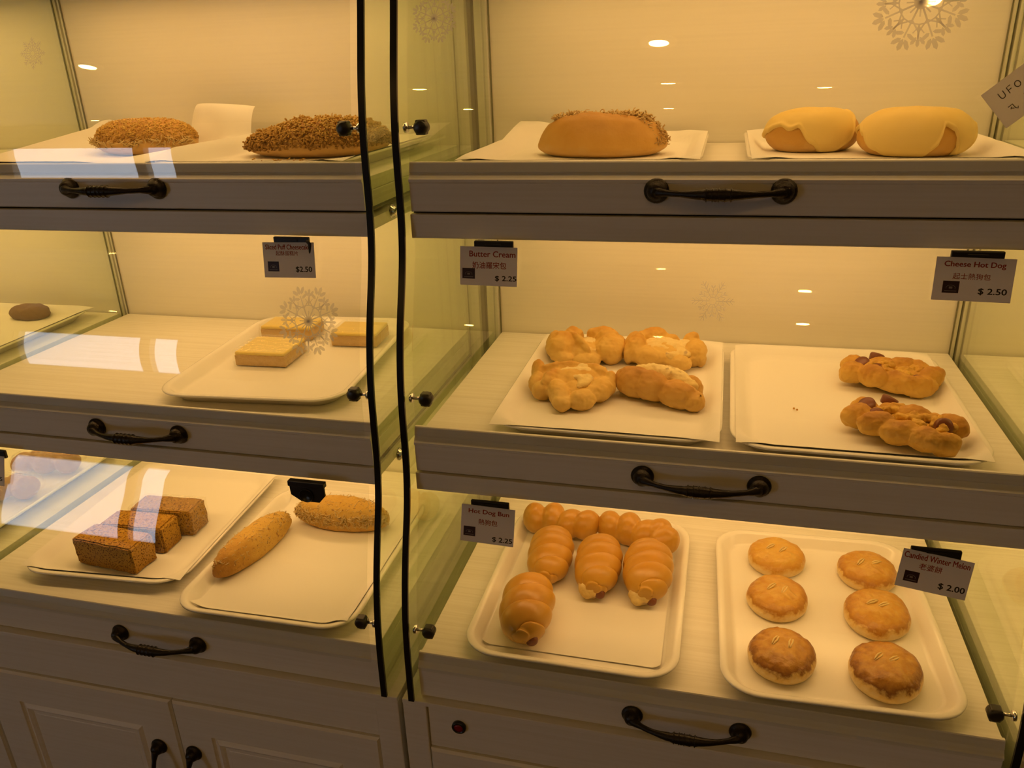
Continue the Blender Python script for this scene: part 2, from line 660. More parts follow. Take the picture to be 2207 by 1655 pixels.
def rect_relief(b, x0, x1, z0, z1, y, loops, mi=0):
    """nested rectangles (inset, y offset) joined by faces; the last one is filled"""
    vs, fs = [], []
    for k, (ins, dy) in enumerate(loops):
        vs += [(x0 + ins, y + dy, z0 + ins), (x1 - ins, y + dy, z0 + ins), (x1 - ins, y + dy, z1 - ins), (x0 + ins, y + dy, z1 - ins)]
        if k:
            for q in range(4):
                a = 4 * (k - 1)
                fs.append((a + q, a + (q + 1) % 4, a + 4 + (q + 1) % 4, a + 4 + q))
    a = 4 * (len(loops) - 1)
    fs.append((a, a + 1, a + 2, a + 3))
    b.add(vs, fs, False, mi)


def base(root, xa, xb, bays, button=False):
    """cupboard under the case"""
    yf = -.486
    b = MB()
    b.box(xa + .0005, xb - .0005, yf + .010, .012, .09, F + .1076, .001)
    b.box(xa + .02, xb - .02, yf + .05, 0, 0, .09)                       # plinth
    b.box(xa, xb, yf - .0008, yf + .03, F + .1015, F + .1085, .001)     # top edge
    stiles = [(xa, xa + .0335), (xb - .0335, xb)]
    for s0, s1 in stiles:
        b.box(s0, s1, yf, yf + .02, .09, F + .1012, .0012)
    inner0, inner1 = xa + .0335, xb - .0335
    b.box(inner0 + .001, inner1 - .001, yf + .0035, yf + .02, F + .030, F + .1012, .0012)     # apron
    b.build('cupboard', M['wood'], root)
    edges = []
    for q, (x0, x1) in enumerate(bays):
        a0 = inner0 if x0 == min(v[0] for v in bays) else x0 - .004
        a1 = inner1 if x1 == max(v[1] for v in bays) else x1 + .004
        mid = (x0 + x1) / 2
        for s, (d0, d1) in enumerate(((a0 + .001, mid - .0012), (mid + .0012, a1 - .001))):
            b = MB()
            z0, z1 = .10, F + .0275
            b.box(d0, d1, yf + .002, yf + .018, z0, z1)
            rect_relief(b, d0, d1, z0, z1, yf + .002, [(0, 0), (.003, -.0035), (.058, -.0035), (.0595, -.0015), (.063, .0010), (.066, -.0015),
                                                       (.070, -.0040), (.074, -.0020), (.079, .0015), (.083, -.0005), (.086, -.0005)])
            dr = b.build('cabinet_door', M['wood'], root)
            hx = d1 - .037 if s == 0 else d0 + .022
            put('handle', HANDLE, dr, (hx, yf - .0015, F - .1325), (0, radians(90), 0))
    if button:
        b = MB()
        b.lathe([(.0098, 0), (.0098, .004), (.0085, .0052), (.0068, .0052), (.0064, .0042)], (.0563, yf + .0035, F + .0732), (0, -1, 0), 28)
        bt = b.build('light_switch', M['rubber'], root)
        bt['label'] = 'round black switch with red centre'
        b = MB()
        b.lathe([(.0063, .0035), (.0060, .0048), (.003, .0054)], (.0563, yf + .0035, F + .0732), (0, -1, 0), 24)
        b.build('red_button', M['red_lens'], bt)


def canopy(root, xa, xb):
    b = MB()
    y = -.333
    b.box(xa, xb, y, y + .018, F + CAN_Z, F + 1.135, .001)
    b.box(xa, xb, y + .018, .012, F + CAN_Z + .006, F + CAN_Z + .024)
    b.box(xa - .01, xb + .01, y - .02, .014, F + 1.135, F + 1.16, .003)
    b.build('canopy', M['wood'], root)


rc = thing('display_case', 'cream bakery display case holding hot dog buns and round winter melon pastries', 'display case', (0, 0, 0), 0, 'bakery display cases')
RB = [(0.0, .70), (.712, 1.412)]
for x0, x1 in RB:
    bay(rc, x0, x1)
side_panel(rc, -.0115, -.0035)
side_panel(rc, .702, .710)
side_panel(rc, 1.4155, 1.4235)
base(rc, -.0215, 1.4335, RB, True)
canopy(rc, -.012, 1.424)
b = MB(); b.box(-.021, -.001, .0, .014, F + .11, F + 1.13); b.build('rear_post', M['wood'], rc)

lc = thing('display_case', 'cream bakery display case holding speckled cake slices and wrapped cheesecake', 'display case', (0, 0, 0), 0, 'bakery display cases')
LB = [(-1.4535, -.7585), (-.7465, -.0525)]
for x0, x1 in LB:
    bay(lc, x0, x1)
side_panel(lc, -.0505, -.0425)
side_panel(lc, -.7565, -.7485)
side_panel(lc, -1.4655, -1.4575)
base(lc, -1.476, -.0285, LB)
canopy(lc, -1.466, -.042)
b = MB(); b.box(-.056, -.036, .0, .014, F + .11, F + 1.13); b.build('rear_post', M['wood'], lc)
for i, (y, z) in enumerate(((-.3226, .7294), (-.3726, .4175))):
    b = MB()
    b.lathe([(.0085, 0), (.0085, .002), (.0062, .0035), (.0060, .0055), (.0035, .0065)], (-.0424, y, F + z), (1, 0, 0), 20)
    b.build('panel_bolt', M['chrome'], lc)
#--PART2--
# ------------------------------------------------------------------ trays and paper
def rr_loop(hw, hl, r, z, n=9):
    pts = []
    for cx, cy, a0 in ((hw - r, hl - r, 0), (-hw + r, hl - r, 90), (-hw + r, -hl + r, 180), (hw - r, -hl + r, 270)):
        for k in range(n):
            a = radians(a0 + 90 * k / (n - 1))
            pts.append((cx + r * cos(a), cy + r * sin(a), z))
    return pts


def tray_mesh(w_, l_):
    hw, hl = w_ / 2, l_ / 2
    spec = [(-.027, .026, .0), (-.022, .030, .0004), (-.0085, .040, .0135), (-.0035, .0445, .0150), (-.0004, .047, .0156), (0, .0475, .0168), (-.0008, .0470, .0180),
            (-.0035, .0445, .0185), (-.0075, .042, .0178), (-.0105, .040, .0158), (-.0180, .034, .0062), (-.0210, .031, .0040), (-.0245, .028, .0035), (-.030, .024, .0034)]
    b = MB()
    vs, fs = [], []
    for ins, r, z in spec:
        vs += rr_loop(hw + ins, hl + ins, r, z)
    n = len(vs) // len(spec)
    for i in range(len(spec) - 1):
        for k in range(n):
            fs.append((i * n + k, i * n + (k + 1) % n, (i + 1) * n + (k + 1) % n, (i + 1) * n + k))
    fs.append(tuple(range(n - 1, -1, -1)))
    fs.append(tuple((len(spec) - 1) * n + k for k in range(n)))
    b.add(vs, fs, True)
    return b.mesh('serving_tray', M['melamine'])


TRAY, TRAY_S, TRAY_T = tray_mesh(.28, .365), tray_mesh(.28, .355), tray_mesh(.28, .345)
TR = {}


def tray(key, x, y, tier, rz, label, me=TRAY):
    o = put('serving_tray', me, None, (x, y, F + TIERS[tier]['s'] + .0003), (0, 0, radians(rz)))
    tag(o, label, 'tray', 'white serving trays')
    TR[key] = (x, y, tier, radians(rz))


def paper(key, hw, hl, label, curl=None, oy=0.0, ox=0.0, tilt=0.0, nx=44, ny=56):
    x, y, tier, rz = TR[key]
    fw_, fl_ = .1160, (.1580 if key in ('T11', 'T10', 'T3') else (.1525 if key in ('T4', 'T5', 'T8') else .1500) if tier else .1480)
    b = MB()
    vs, fs = [], []
    for lay in (0, 1):
        for j in range(ny + 1):
            for i in range(nx + 1):
                u = ox + hw * (2 * i / nx - 1)
                v = oy + hl * (2 * j / ny - 1)
                if tilt:
                    u, v = u * cos(tilt) - v * sin(tilt), u * sin(tilt) + v * cos(tilt)
                d = max(0, math.hypot(max(abs(u) - fw_ + .03, 0), max(abs(v) - fl_ + .03, 0)) - .03)
                z = .0047 + (.92 * d if d < .0135 else .01242 + .30 * (d - .0135) if d < .0215 else .01482 - .12 * (d - .0215)) + .0005 * mnoise.noise((u * 14 + x * 9, v * 14, 3.1 + y))
                if d > .001:
                    z += .0003 * (1 + mnoise.noise((u * 40 + x, v * 40, .3))) * min(1, d / .02)
                p = (u, v, z)
                if curl:
                    p = curl(*p)
                vs.append((p[0], p[1], p[2] + .00035 * lay))
    q = (nx + 1) * (ny + 1)
    for j in range(ny):
        for i in range(nx):
            a = j * (nx + 1) + i
            fs.append((a, a + 1, a + nx + 2, a + nx + 1))
            fs.append((q + a, q + a + nx + 1, q + a + nx + 2, q + a + 1))
    b.add(vs, fs, True)
    o = b.build('parchment_paper', M['paper'], None, (x, y, F + TIERS[tier]['s'] + .0003), (0, 0, rz))
    tag(o, label, 'paper', 'parchment sheets lining the trays')
    return o


tray('T1', -.556, -.186, 0, 0, 'white tray under the crumb topped bread, top shelf of the left case', TRAY_T)
tray('T2', -.226, -.186, 0, 0, 'white tray under the floss covered bread beside the black glass edge', TRAY_T)
tray('T3', -.275, -.199, 1, 4.5, 'white tray of wrapped cheesecake slices, middle shelf of the left case')
tray('T4', -.545, -.2585, 2, 4, 'white tray under the speckled brown cake slices', TRAY_S)
tray('T5', -.240, -.296, 2, 1, 'white tray under the two cheese crusted rolls', TRAY_S)
tray('T6', .190, -.186, 0, 0, 'white tray under the long golden bun, top shelf of the right case', TRAY_T)
tray('T7', .517, -.186, 0, 0, 'white tray under the two cream topped buns', TRAY_T)
tray('T8', .231, -.229, 1, 0, 'white tray under the four folded butter cream pastries', TRAY_S)
tray('T9', .519, -.2325, 1, 0, 'white tray under the two cheese hot dog breads', TRAY_S)
tray('T10', .198, -.2915, 2, 0, 'white tray holding six spiral hot dog buns')
tray('T11', .522, -.291, 2, 2, 'white tray holding six round winter melon pastries')
tray('T12', -.925, -.205, 1, 2, 'white tray with one dark pastry beyond the left glass divider', TRAY_S)
tray('T13', -.938, -.215, 2, 0, 'white tray of bagged brown loaves beyond the left glass divider', TRAY_S)


def curl_T1(u, v, z):
    k = min(1, max(0, (u - .03) / .05))         # rear right edge stands up in a soft curl behind the bread
    a = max(0, v - .114) * k * k * (3 - 2 * k)
    z += .062 * (1 - math.exp(-a * 34)) * (1 if a else 0)
    c = max(0, (-u - .07) + (v - .02) * .4)     # back left corner rises
    z += c * .26
    return (u, v - a * .55, z)


def curl_T2(u, v, z):
    c = max(0, -u - .120)
    z += c * .5 * (1 if v > -.1 else max(0, 1 + (v + .1) / .06))
    return (u, v, z)


def curl_T6(u, v, z):
    c = max(0, (-u - .06) * .6 + (v - .10))
    return (u, v, z + c * .16)


paper('T1', .152, .172, 'parchment with its right side curling up behind the crumb topped bread', curl_T1, ox=.026)
paper('T2', .138, .164, 'parchment under the floss covered bread, its left edge lifted', curl_T2)
paper('T6', .138, .164, 'parchment under the long golden bun, back left corner lifted', curl_T6)
paper('T7', .136, .164, 'parchment under the two cream topped buns')
paper('T8', .137, .174, 'parchment under the four folded butter cream pastries')
paper('T9', .133, .168, 'parchment with one stray crumb under the cheese hot dog breads', oy=.0)
paper('T10', .117, .152, 'parchment with a loose front edge under the spiral hot dog buns', oy=.004)
paper('T4', .137, .170, 'parchment under the speckled brown cake slices', oy=.004)
paper('T5', .122, .164, 'parchment under the two cheese crusted rolls', ox=.008, oy=.006)
paper('T12', .137, .172, 'crumb strewn parchment under the dark pastry beyond the left divider')

# ------------------------------------------------------------------ baked goods
def top_z(tier, lined=True):
    return F + TIERS[tier]['s'] + .0003 + (.0056 if lined else .0036)


def remeshed(name, elems, mats, voxel=.0022, smooth=4, amp=0.0, fr=60.0, floor=True, seed=0):
    """one skin grown over overlapping lumps; creases stay where lumps meet"""
    b = MB()
    for e in elems:
        if e[0] == 'e':
            _, c, r, rot = e
            bm = bmesh.new()
            bmesh.ops.create_uvsphere(bm, u_segments=20, v_segments=12, radius=1)
            mt = Matrix.Translation(c) @ Matrix.Rotation(rot[2], 4, 'Z') @ Matrix.Rotation(rot[1], 4, 'Y') @ Matrix.Rotation(rot[0], 4, 'X') @ Matrix.Diagonal((*r, 1))
            b.add_bm(bm, True, 0, mt)
        else:
            _, pts, rads = e
            ps, rs = spline(pts, rads, max(10, 8 * len(pts)))
            for p, r in zip(ps, rs):
                bm = bmesh.new()
                bmesh.ops.create_uvsphere(bm, u_segments=14, v_segments=8, radius=r)
                b.add_bm(bm, True, 0, Matrix.Translation(p))
    me = b.mesh('tmp', mats)
    ob = bpy.data.objects.new('tmp', me)
    C.objects.link(ob)
    md = ob.modifiers.new('r', 'REMESH')
    md.mode = 'VOXEL'
    md.voxel_size = voxel
    md.use_smooth_shade = True
    if smooth:
        ms = ob.modifiers.new('s', 'SMOOTH')
        ms.factor = .5
        ms.iterations = smooth
    dg = bpy.context.evaluated_depsgraph_get()
    dg.update()
    out = bpy.data.meshes.new_from_object(ob.evaluated_get(dg))
    bpy.data.objects.remove(ob)
    out.name = name
    for v in out.vertices:
        p = v.co
        if amp:
            d = amp * mnoise.fractal(p * fr + Vector((seed, 0, 0)), 1.0, 2.0, 3)
            p = p + v.normal * d
        if floor and p.z < .0016:
            p.z = .0 + max(0, p.z) * .3
        v.co = p
    out.materials.clear()
    for mt in (mats if isinstance(mats, (list, tuple)) else [mats]):
        out.materials.append(mt)
    out.polygons.foreach_set('use_smooth', [True] * len(out.polygons))
    out.update()
    return out


def spline(pts, rads, n):
    P = [Vector(p) for p in pts]
    out, ro = [], []
    m_ = len(P) - 1
    for k in range(n + 1):
        t = k / n * m_
        i = min(int(t), m_ - 1)
        f = t - i
        p0, p1, p2, p3 = P[max(i - 1, 0)], P[i], P[i + 1], P[min(i + 2, m_)]
        out.append(.5 * ((2 * p1) + (p2 - p0) * f + (2 * p0 - 5 * p1 + 4 * p2 - p3) * f * f + (3 * p1 - p0 - 3 * p2 + p3) * f ** 3))
        ro.append(rads[i] + (rads[i + 1] - rads[i]) * f)
    return out, ro


def loaf_pt(a, b_, h, th, ph, e=.62, low=.32, tw=0.0):
    c = max(0.0, cos(th)) ** e
    x, y = a * c * cos(ph), b_ * c * sin(ph)
    s = sin(th)
    z = h * (low + (1 - low) * s) if s > 0 else h * low * (1 + s * 1.25)
    return Vector((x, y, max(z, 0)))


def loaf_mesh(name, a, b_, h, mt, e=.62, amp=.0015, fr=30, seed=0, nu=72, nv=36, low=.32, shape=None):
    b = MB()
    vs, fs = [], []
    for j in range(nv + 1):
        th = -pi / 2 + pi * j / nv
        for i in range(nu):
            p = loaf_pt(a, b_, h, th, 2 * pi * i / nu, e, low)
            if shape:
                p = shape(p)
            d = amp * mnoise.fractal(p * fr + Vector((seed, seed * .3, 0)), 1.0, 2.0, 3)
            q = p + p.normalized() * d
            q.z = max(q.z, 0)
            vs.append(q)
    for j in range(nv):
        for i in range(nu):
            fs.append((j * nu + i, j * nu + (i + 1) % nu, (j + 1) * nu + (i + 1) % nu, (j + 1) * nu + i))
    b.add(vs, fs, True)
    return b.mesh(name, mt)


def shreds(b, rnd, spot, count, length, rad, lift, flat=1.0, curl=1.0):
    """count short curled strands; spot() gives a point and an outward normal"""
    for _ in range(count):
        p, n = spot()
        d = Vector((rnd.uniform(-1, 1), rnd.uniform(-1, 1), rnd.uniform(-.3, .6)))
        d = (d - n * d.dot(n) * .7).normalized()
        L = length * rnd.uniform(.5, 1.3)
        pts = []
        q = p - d * (L / 2) + n * rnd.uniform(0, lift)
        for k in range(5):
            pts.append(q.copy())
            d = (d + curl * Vector((rnd.uniform(-.5, .5), rnd.uniform(-.5, .5), rnd.uniform(-.4, .4)))).normalized()
            q = q + d * (L / 4)
            if q.z < .001:
                q.z = .001
        r = rad * rnd.uniform(.7, 1.3)
        b.tube(pts, [r * .6, r, r, r, r * .5], 4, 0, True, True, flat)


M['bun'] = bread('golden_bun_crust', [(.02, (.66, .44, .15)), (.22, (.66, .39, .075)), (.6, (.62, .335, .040)), (1, (.55, .265, .028))], 38, .55, .22, 150, .34, spec=.5)
M['bun_plain'] = bread('golden_loaf_crust', [(.02, (.66, .43, .15)), (.25, (.64, .37, .085)), (.6, (.58, .31, .055)), (1, (.50, .25, .04))], 45, .7, .35, 190, .5)
M['bun_light'] = bread('light_bun_crust', [(.0, (.64, .42, .16)), (.4, (.66, .41, .13)), (.75, (.58, .32, .075)), (1, (.50, .25, .05))], 45, .7, .35, 200, .55)
M['crumb'] = bread('toasted_crumbs', [(.0, (.44, .24, .05)), (.5, (.68, .43, .10)), (1, (.78, .55, .17))], 200, 1.6, .6, 600, .7)
M['floss'] = bread('meat_floss', [(.0, (.28, .145, .03)), (.35, (.46, .265, .06)), (.65, (.60, .38, .10)), (1, (.66, .45, .15))], 240, 1.3, .4, 800, .8)
M['floss_pale'] = bread('pale_floss', [(.0, (.44, .28, .10)), (.5, (.62, .44, .18)), (1, (.70, .52, .24))], 300, 1.0, .3, 800, .8)
M['shred'] = bread('toasted_cheese_shreds', [(.0, (.60, .43, .17)), (1, (.72, .55, .25))], 200, 1.0, .2, 500, .6)
M['cream_coat'] = bread('yellow_cream_coat', [(.0, (.78, .60, .20)), (.5, (.80, .60, .19)), (1, (.80, .58, .15))], 25, .6, .35, 70, .5)
M['cheese_top'] = bread('baked_cheese_top', [(.0, (.82, .62, .13)), (1, (.84, .66, .17))], 50, .8, .15, 200, .35, axis='X')
M['puff_side'] = bread('puff_pastry_side', [(.0, (.56, .36, .13)), (.5, (.68, .47, .19)), (1, (.58, .37, .12))], 220, .8, .6, 400, .7)
M['cake'] = bread('speckled_cake', [(.0, (.30, .155, .02)), (.4, (.38, .22, .035)), (.93, (.47, .27, .035)), (1, (.42, .215, .025))], 120, .55, .7, 420, .75, (380, .55, (.12, .052, .010)), spec=.08)
M['dough'] = bread('pale_folded_dough', [(.0, (.68, .45, .13)), (.4, (.72, .49, .14)), (.72, (.70, .44, .10)), (1, (.60, .31, .05))], 38, .8, .4, 170, .5, toast=(.515, .63, (.46, .20, .03)))
M['dough_brown'] = bread('browned_folded_dough', [(.0, (.68, .45, .12)), (.4, (.64, .39, .09)), (.8, (.56, .29, .055)), (1, (.44, .21, .035))], 38, .8, .4, 170, .5, toast=(.515, .63, (.32, .13, .025)))
M['filling'] = bread('butter_cream', [(.0, (.72, .52, .18)), (.5, (.76, .56, .20)), (1, (.82, .66, .32))], 90, .9, .6, 260, .6, (60, .62, (.50, .36, .18)))
M['braid'] = bread('cheese_bread', [(.0, (.70, .46, .10)), (.35, (.70, .44, .09)), (.7, (.62, .34, .05)), (1, (.46, .21, .03))], 50, .9, .5, 210, .5, toast=(.515, .63, (.36, .14, .02)))
M['melted'] = bread('melted_cheese', [(.0, (.66, .40, .06)), (.5, (.72, .46, .07)), (1, (.56, .29, .04))], 120, 1.0, .5, 400, .45)
M['sausage'] = plain('sausage', (.19, .055, .022), .35, 0, .5, .2, 300)
M['choc'] = bread('dark_pastry', [(.0, (.15, .085, .04)), (1, (.22, .13, .065))], 80, .8, .5, 300, .6)
M['roll'] = bread('cheese_crusted_roll', [(.0, (.60, .33, .055)), (.35, (.64, .40, .10)), (.75, (.68, .44, .10)), (1, (.68, .41, .07))], 80, 1.1, .7, 330, .65, (240, .62, (.40, .21, .045)))
M['roll_end'] = bread('roll_browned_at_one_end', [(.04, (.42, .20, .03)), (.22, (.56, .31, .055)), (.5, (.66, .42, .09)), (1, (.66, .42, .09))], 80, .5, .7, 330, .65, (240, .62, (.36, .18, .04)), axis='X')
M['loaf_brown'] = bread('brown_braided_loaf', [(.0, (.58, .38, .12)), (.5, (.48, .26, .06)), (1, (.32, .14, .03))], 40, .6, .3, 200, .45)
for k, (c0, c1, c2) in enumerate((((.72, .45, .08), (.66, .36, .045), (.60, .30, .03)), ((.66, .39, .07), (.58, .29, .035), (.44, .19, .02)), ((.60, .33, .055), (.46, .21, .025), (.24, .085, .010)))):
    M['melon%d' % k] = bread('egg_glazed_crust_%d' % k, [(.27, (.78, .60, .28)), (.42, (.74, .50, .16)), (.56, c2), (.78, c1), (1.0, c0)], 75, .85, .8, 170, .34, spec=.5)
M['slit'] = plain('pale_crust_slit', (.76, .58, .24), .5)

# --- top shelf, left case
rnd = random.Random(4)


def top_spot(a, b_, h, th0, e=.62, low=.32, cond=None, shape=None):
    def f():
        while True:
            s = rnd.uniform(sin(th0), 1)
            th, ph = math.asin(s), rnd.uniform(0, 2 * pi)
            if cond and not cond(th, ph):
                continue
            p = loaf_pt(a, b_, h, th, ph, e, low)
            q = loaf_pt(a, b_, h, min(th + .02, pi / 2), ph, e, low)
            r = loaf_pt(a, b_, h, th, ph + .02, e, low)
            n = (r - p).cross(q - p)
            n = n.normalized() if n.length > 1e-12 else Vector((0, 0, 1))
            if n.z < 0:
                n = -n
            if shape:
                p = shape(p)
            return p, n
    return f


t = thing('crumb_topped_bread', 'oval bread with golden crumb topping and pale base, on the curling parchment', 'bread', (-.527, -.128, top_z(0)), radians(-5))
put('crust', loaf_mesh('crust', .089, .054, .050, M['bun_light'], seed=3), t)
b = MB()
sp_ = top_spot(.089, .054, .050, .14)
OCT = [Vector(p) for p in ((1, 0, 0), (-1, 0, 0), (0, 1, 0), (0, -1, 0), (0, 0, 1), (0, 0, -1))]
OCF = [(0, 2, 4), (2, 1, 4), (1, 3, 4), (3, 0, 4), (2, 0, 5), (1, 2, 5), (3, 1, 5), (0, 3, 5)]
for _ in range(2200):
    p, n = sp_()
    k_ = rnd.uniform(.0010, .0023)
    R3 = Matrix.Rotation(rnd.uniform(0, 6), 3, Vector((rnd.random(), rnd.random(), rnd.random() + .01)))
    c_ = p + n * rnd.uniform(0, .0012)
    st = rnd.uniform(.7, 2)
    b.add([c_ + R3 @ Vector((q.x * k_ * st, q.y * k_, q.z * k_ * .8)) for q in OCT], OCF)
o = b.build('crumb_topping', M['crumb'], t); o['kind'] = 'stuff'
b = MB()
shreds(b, rnd, top_spot(.090, .0555, .050, -.05, cond=lambda th, ph: th < .22 and 3.3 < ph < 6.2), 170, .013, .0008, .0012)
o = b.build('cheese_shreds', M['shred'], t); o['kind'] = 'stuff'

t = thing('floss_covered_bread', 'large bread heaped with dark meat floss, behind the black glass edge of the left case', 'bread', (-.213, -.166, top_z(0)), radians(4))


def low_left(p):
    k = .74 + .26 / (1 + math.exp(-(p.x + .045) / .010))
    return Vector((p.x, p.y * (1 - .10 * (p.x < -.04)), p.z * k))


put('crust', loaf_mesh('crust', .105, .060, .046, M['bun_light'], seed=8, shape=low_left), t)
b = MB()
shreds(b, rnd, top_spot(.105, .061, .0475, -.02, shape=low_left), 4200, .0050, .0013, .0050, 1.0, 2.2)
o = b.build('floss', M['floss'], t); o['kind'] = 'stuff'
b = MB()
shreds(b, rnd, lambda: (Vector((rnd.uniform(-.06, .02), rnd.uniform(-.085, -.068), .0015)), Vector((0, 0, 1))), 14, .006, .0007, .0)
for ob in [b.build('floss_crumbs', M['floss'])]:
    ob.location = (-.222, -.168, top_z(0)); ob.rotation_euler = (0, 0, radians(6))
    tag(ob, 'loose floss crumbs fallen in front of the floss covered bread', 'crumbs', kind='stuff')

# --- top shelf, right case
t = thing('floss_filled_bun', 'long golden bun with a floss filled split along its top', 'bread', (.198, -.185, top_z(0)), radians(-2))


def split(p):
    g = max(0, 1 - abs(p.y + .004) / .012) * max(0, 1 - (abs(p.x) / .075) ** 4)
    p = p.copy()
    k = 1 - .20 * max(0, p.z / .052 - .15)
    p.x *= k
    p.y *= k
    if p.z > .03:
        p.z -= .011 * g
    return p


put('crust', loaf_mesh('crust', .086, .054, .052, M['bun_plain'], e=.5, seed=5, amp=.0028, fr=26, shape=split, nu=96, nv=60, low=.26), t)
b = MB()
shreds(b, rnd, lambda: (lambda x: (Vector((x, rnd.gauss(-.003, .007), .0450 * (1 - .10 * (abs(x) / .075) ** 3) + rnd.uniform(-.003, .004))), Vector((0, 0, 1))))(rnd.uniform(-.062, .062)), 700, .0070, .0009, .003, 1.0, 1.8)
shreds(b, rnd, lambda: (lambda k: (split(loaf_pt(.086, .054, .052, rnd.uniform(.0, .9), k, .5, .26)), Vector((cos(k), sin(k), .3)).normalized()))(rnd.uniform(-.5, .75)), 200, .0070, .0008, .0025, 1.0, 1.8)
shreds(b, rnd, lambda: (lambda k: (split(loaf_pt(.086, .054, .052, rnd.uniform(.6, 1.2), k, .5, .26)), Vector((0, .3, 1)).normalized()))(rnd.uniform(.3, 2.9)), 260, .0075, .0008, .0025, 1.0, 1.8)
o = b.build('floss', M['floss_pale'], t); o['kind'] = 'stuff'

CREAM_BUNS = [('oval bun with yellow cream coat and a bare brown right end', .457, -.152, .056, .042, .0475, 12, 21,
               [(0, .95), (.5, .8), (.9, .0), (1.6, -.4), (2.4, -.3), (2.9, -.1), (3.3, .15), (3.7, .38), (4.15, .30), (4.5, -.30), (4.75, -1.2), (5.05, -1.25), (5.3, -.6), (5.6, .55), (5.95, .95)]),
              ('larger cream coated bun beside the right glass divider', .5655, -.2, .062, .046, .0495, -4, 22,
               [(0, .30), (.4, -.3), (1.5, -.5), (2.6, -.3), (2.9, .1), (3.2, .35), (3.55, .15), (3.85, -.6), (4.1, -1.25), (4.8, -1.3), (4.98, -.5), (5.15, .42), (5.32, .30), (5.5, -.9), (5.7, -1.0), (5.9, -.2), (6.1, .25)])]
for lab, x, y, a, b_, h, rz, seed, lobes in CREAM_BUNS:
    t = thing('cream_topped_bun', lab, 'bun', (x, y, top_z(0)), radians(rz), 'cream topped buns')
    put('crust', loaf_mesh('crust', a, b_, h, M['bun_plain'], e=.58, seed=seed, low=.38), t)
    b = MB()
    vs, fs = [], []
    nu, nv = 130, 30
    lp = lobes + [(2 * pi, lobes[0][1])]
    for i in range(nu):
        ph = 2 * pi * i / nu
        q = next(k for k in range(len(lp) - 1) if lp[k][0] <= ph <= lp[k + 1][0] + 1e-9)
        f = (ph - lp[q][0]) / (lp[q + 1][0] - lp[q][0])
        f = f * f * (3 - 2 * f)
        low = lp[q][1] + (lp[q + 1][1] - lp[q][1]) * f + .14 * mnoise.noise((cos(ph) * 4 + seed, sin(ph) * 4, .5))
        low = max(-1.25, min(1.15, low))
        for j in range(nv + 1):
            th = pi / 2 + (low - pi / 2) * j / nv
            p = loaf_pt(a, b_, h, th, ph, .58, .38)
            n = Vector((p.x / a ** 2, p.y / b_ ** 2, max(0, p.z - h * .3) / h ** 2 + .001)).normalized()
            jf = j / nv
            k = .0026 + .0016 * math.exp(-((jf - .90) / .06) ** 2) + .0012 * mnoise.noise(p * 42 + Vector((seed, 0, 0))) + .0006 * mnoise.noise(p * 110)
            if j == nv:
                k = .0006
            q_ = p + n * k
            q_.z = max(q_.z, .0004)
            vs.append(q_)
    for i in range(nu):
        for j in range(nv):
            a0, a1 = i * (nv + 1) + j, ((i + 1) % nu) * (nv + 1) + j
            fs.append((a0, a0 + 1, a1 + 1, a1))
    b.add(vs, fs, True)
    b.build('cream_coat', M['cream_coat'], t)

# --- middle shelf, left case: wrapped cheesecake
def film(w_, d_, h_, seed, amp=.0017, n=(14, 14, 5), tail=None):
    r_ = random.Random(seed)
    bm = bmesh.new()
    bmesh.ops.create_cube(bm, size=1)
    bmesh.ops.subdivide_edges(bm, edges=list(bm.edges), cuts=9, use_grid_fill=True)
    for v in bm.verts:
        c = v.co
        p = Vector((c.x * (w_ + .0034), c.y * (d_ + .0034), (c.z + .5) * (h_ + .0022)))
        side = max(abs(c.x), abs(c.y)) * 2
        p += Vector((mnoise.noise(p * 130 + Vector((seed, 0, 0))), mnoise.noise(p * 130 + Vector((0, seed, 9))), .5 * mnoise.noise(p * 120 + Vector((5, 0, seed))))) * amp * (1.5 if side > .95 and c.z < .3 else .5)
        p.z = max(p.z, .0006)
        v.co = p
    b = MB()
    b.add_bm(bm, False)
    return b


for lab, x, y, w_, d_, rz in (('front cheesecake slice in clear plastic film, pale yellow top', -.321, -.198, .084, .076, 3),
                              ('rear cheesecake slice in film, half hidden behind the large snowflake sticker', -.345, -.084, .090, .056, 3),
                              ('wrapped cheesecake slice beside the black glass edge of the left case', -.215, -.095, .078, .064, 4)):
    t = thing('cheesecake_slice', lab, 'cake slice', (x, y, top_z(1, False)), radians(rz), 'wrapped cheesecake slices')
    b = MB(); b.box(-w_ / 2, w_ / 2, -d_ / 2, d_ / 2, .0012, .0185, .0015)
    b.build('puff_base', M['puff_side'], t)
    b = MB(); b.box(-w_ / 2 + .0005, w_ / 2 - .0005, -d_ / 2 + .0005, d_ / 2 - .0005, .0180, .0235, .0022)
    b.build('cheese_layer', M['cheese_top'], t)
    b = film(w_, d_, .0240, x * 100)
    # folded film ends
    for s in (-1, 1):
        vs = []
        for i in range(9):
            for j in range(4):
                vs.append((s * (w_ / 2 + .001 + j * .0045 + .001 * mnoise.noise((i * .9, j, x * 40))), d_ * (i / 8 - .5) * (1 - .12 * j),
                           .0040 + .008 * max(0, 1 - j * .6) * .6 + .0022 * mnoise.noise((i * 1.3, j * 1.1, x * 60))))
        b.add(vs, [(i * 4 + j, i * 4 + j + 1, i * 4 + j + 5, i * 4 + j + 4) for i in range(8) for j in range(3)], False)
    b.build('plastic_film', M['wrap'], t)

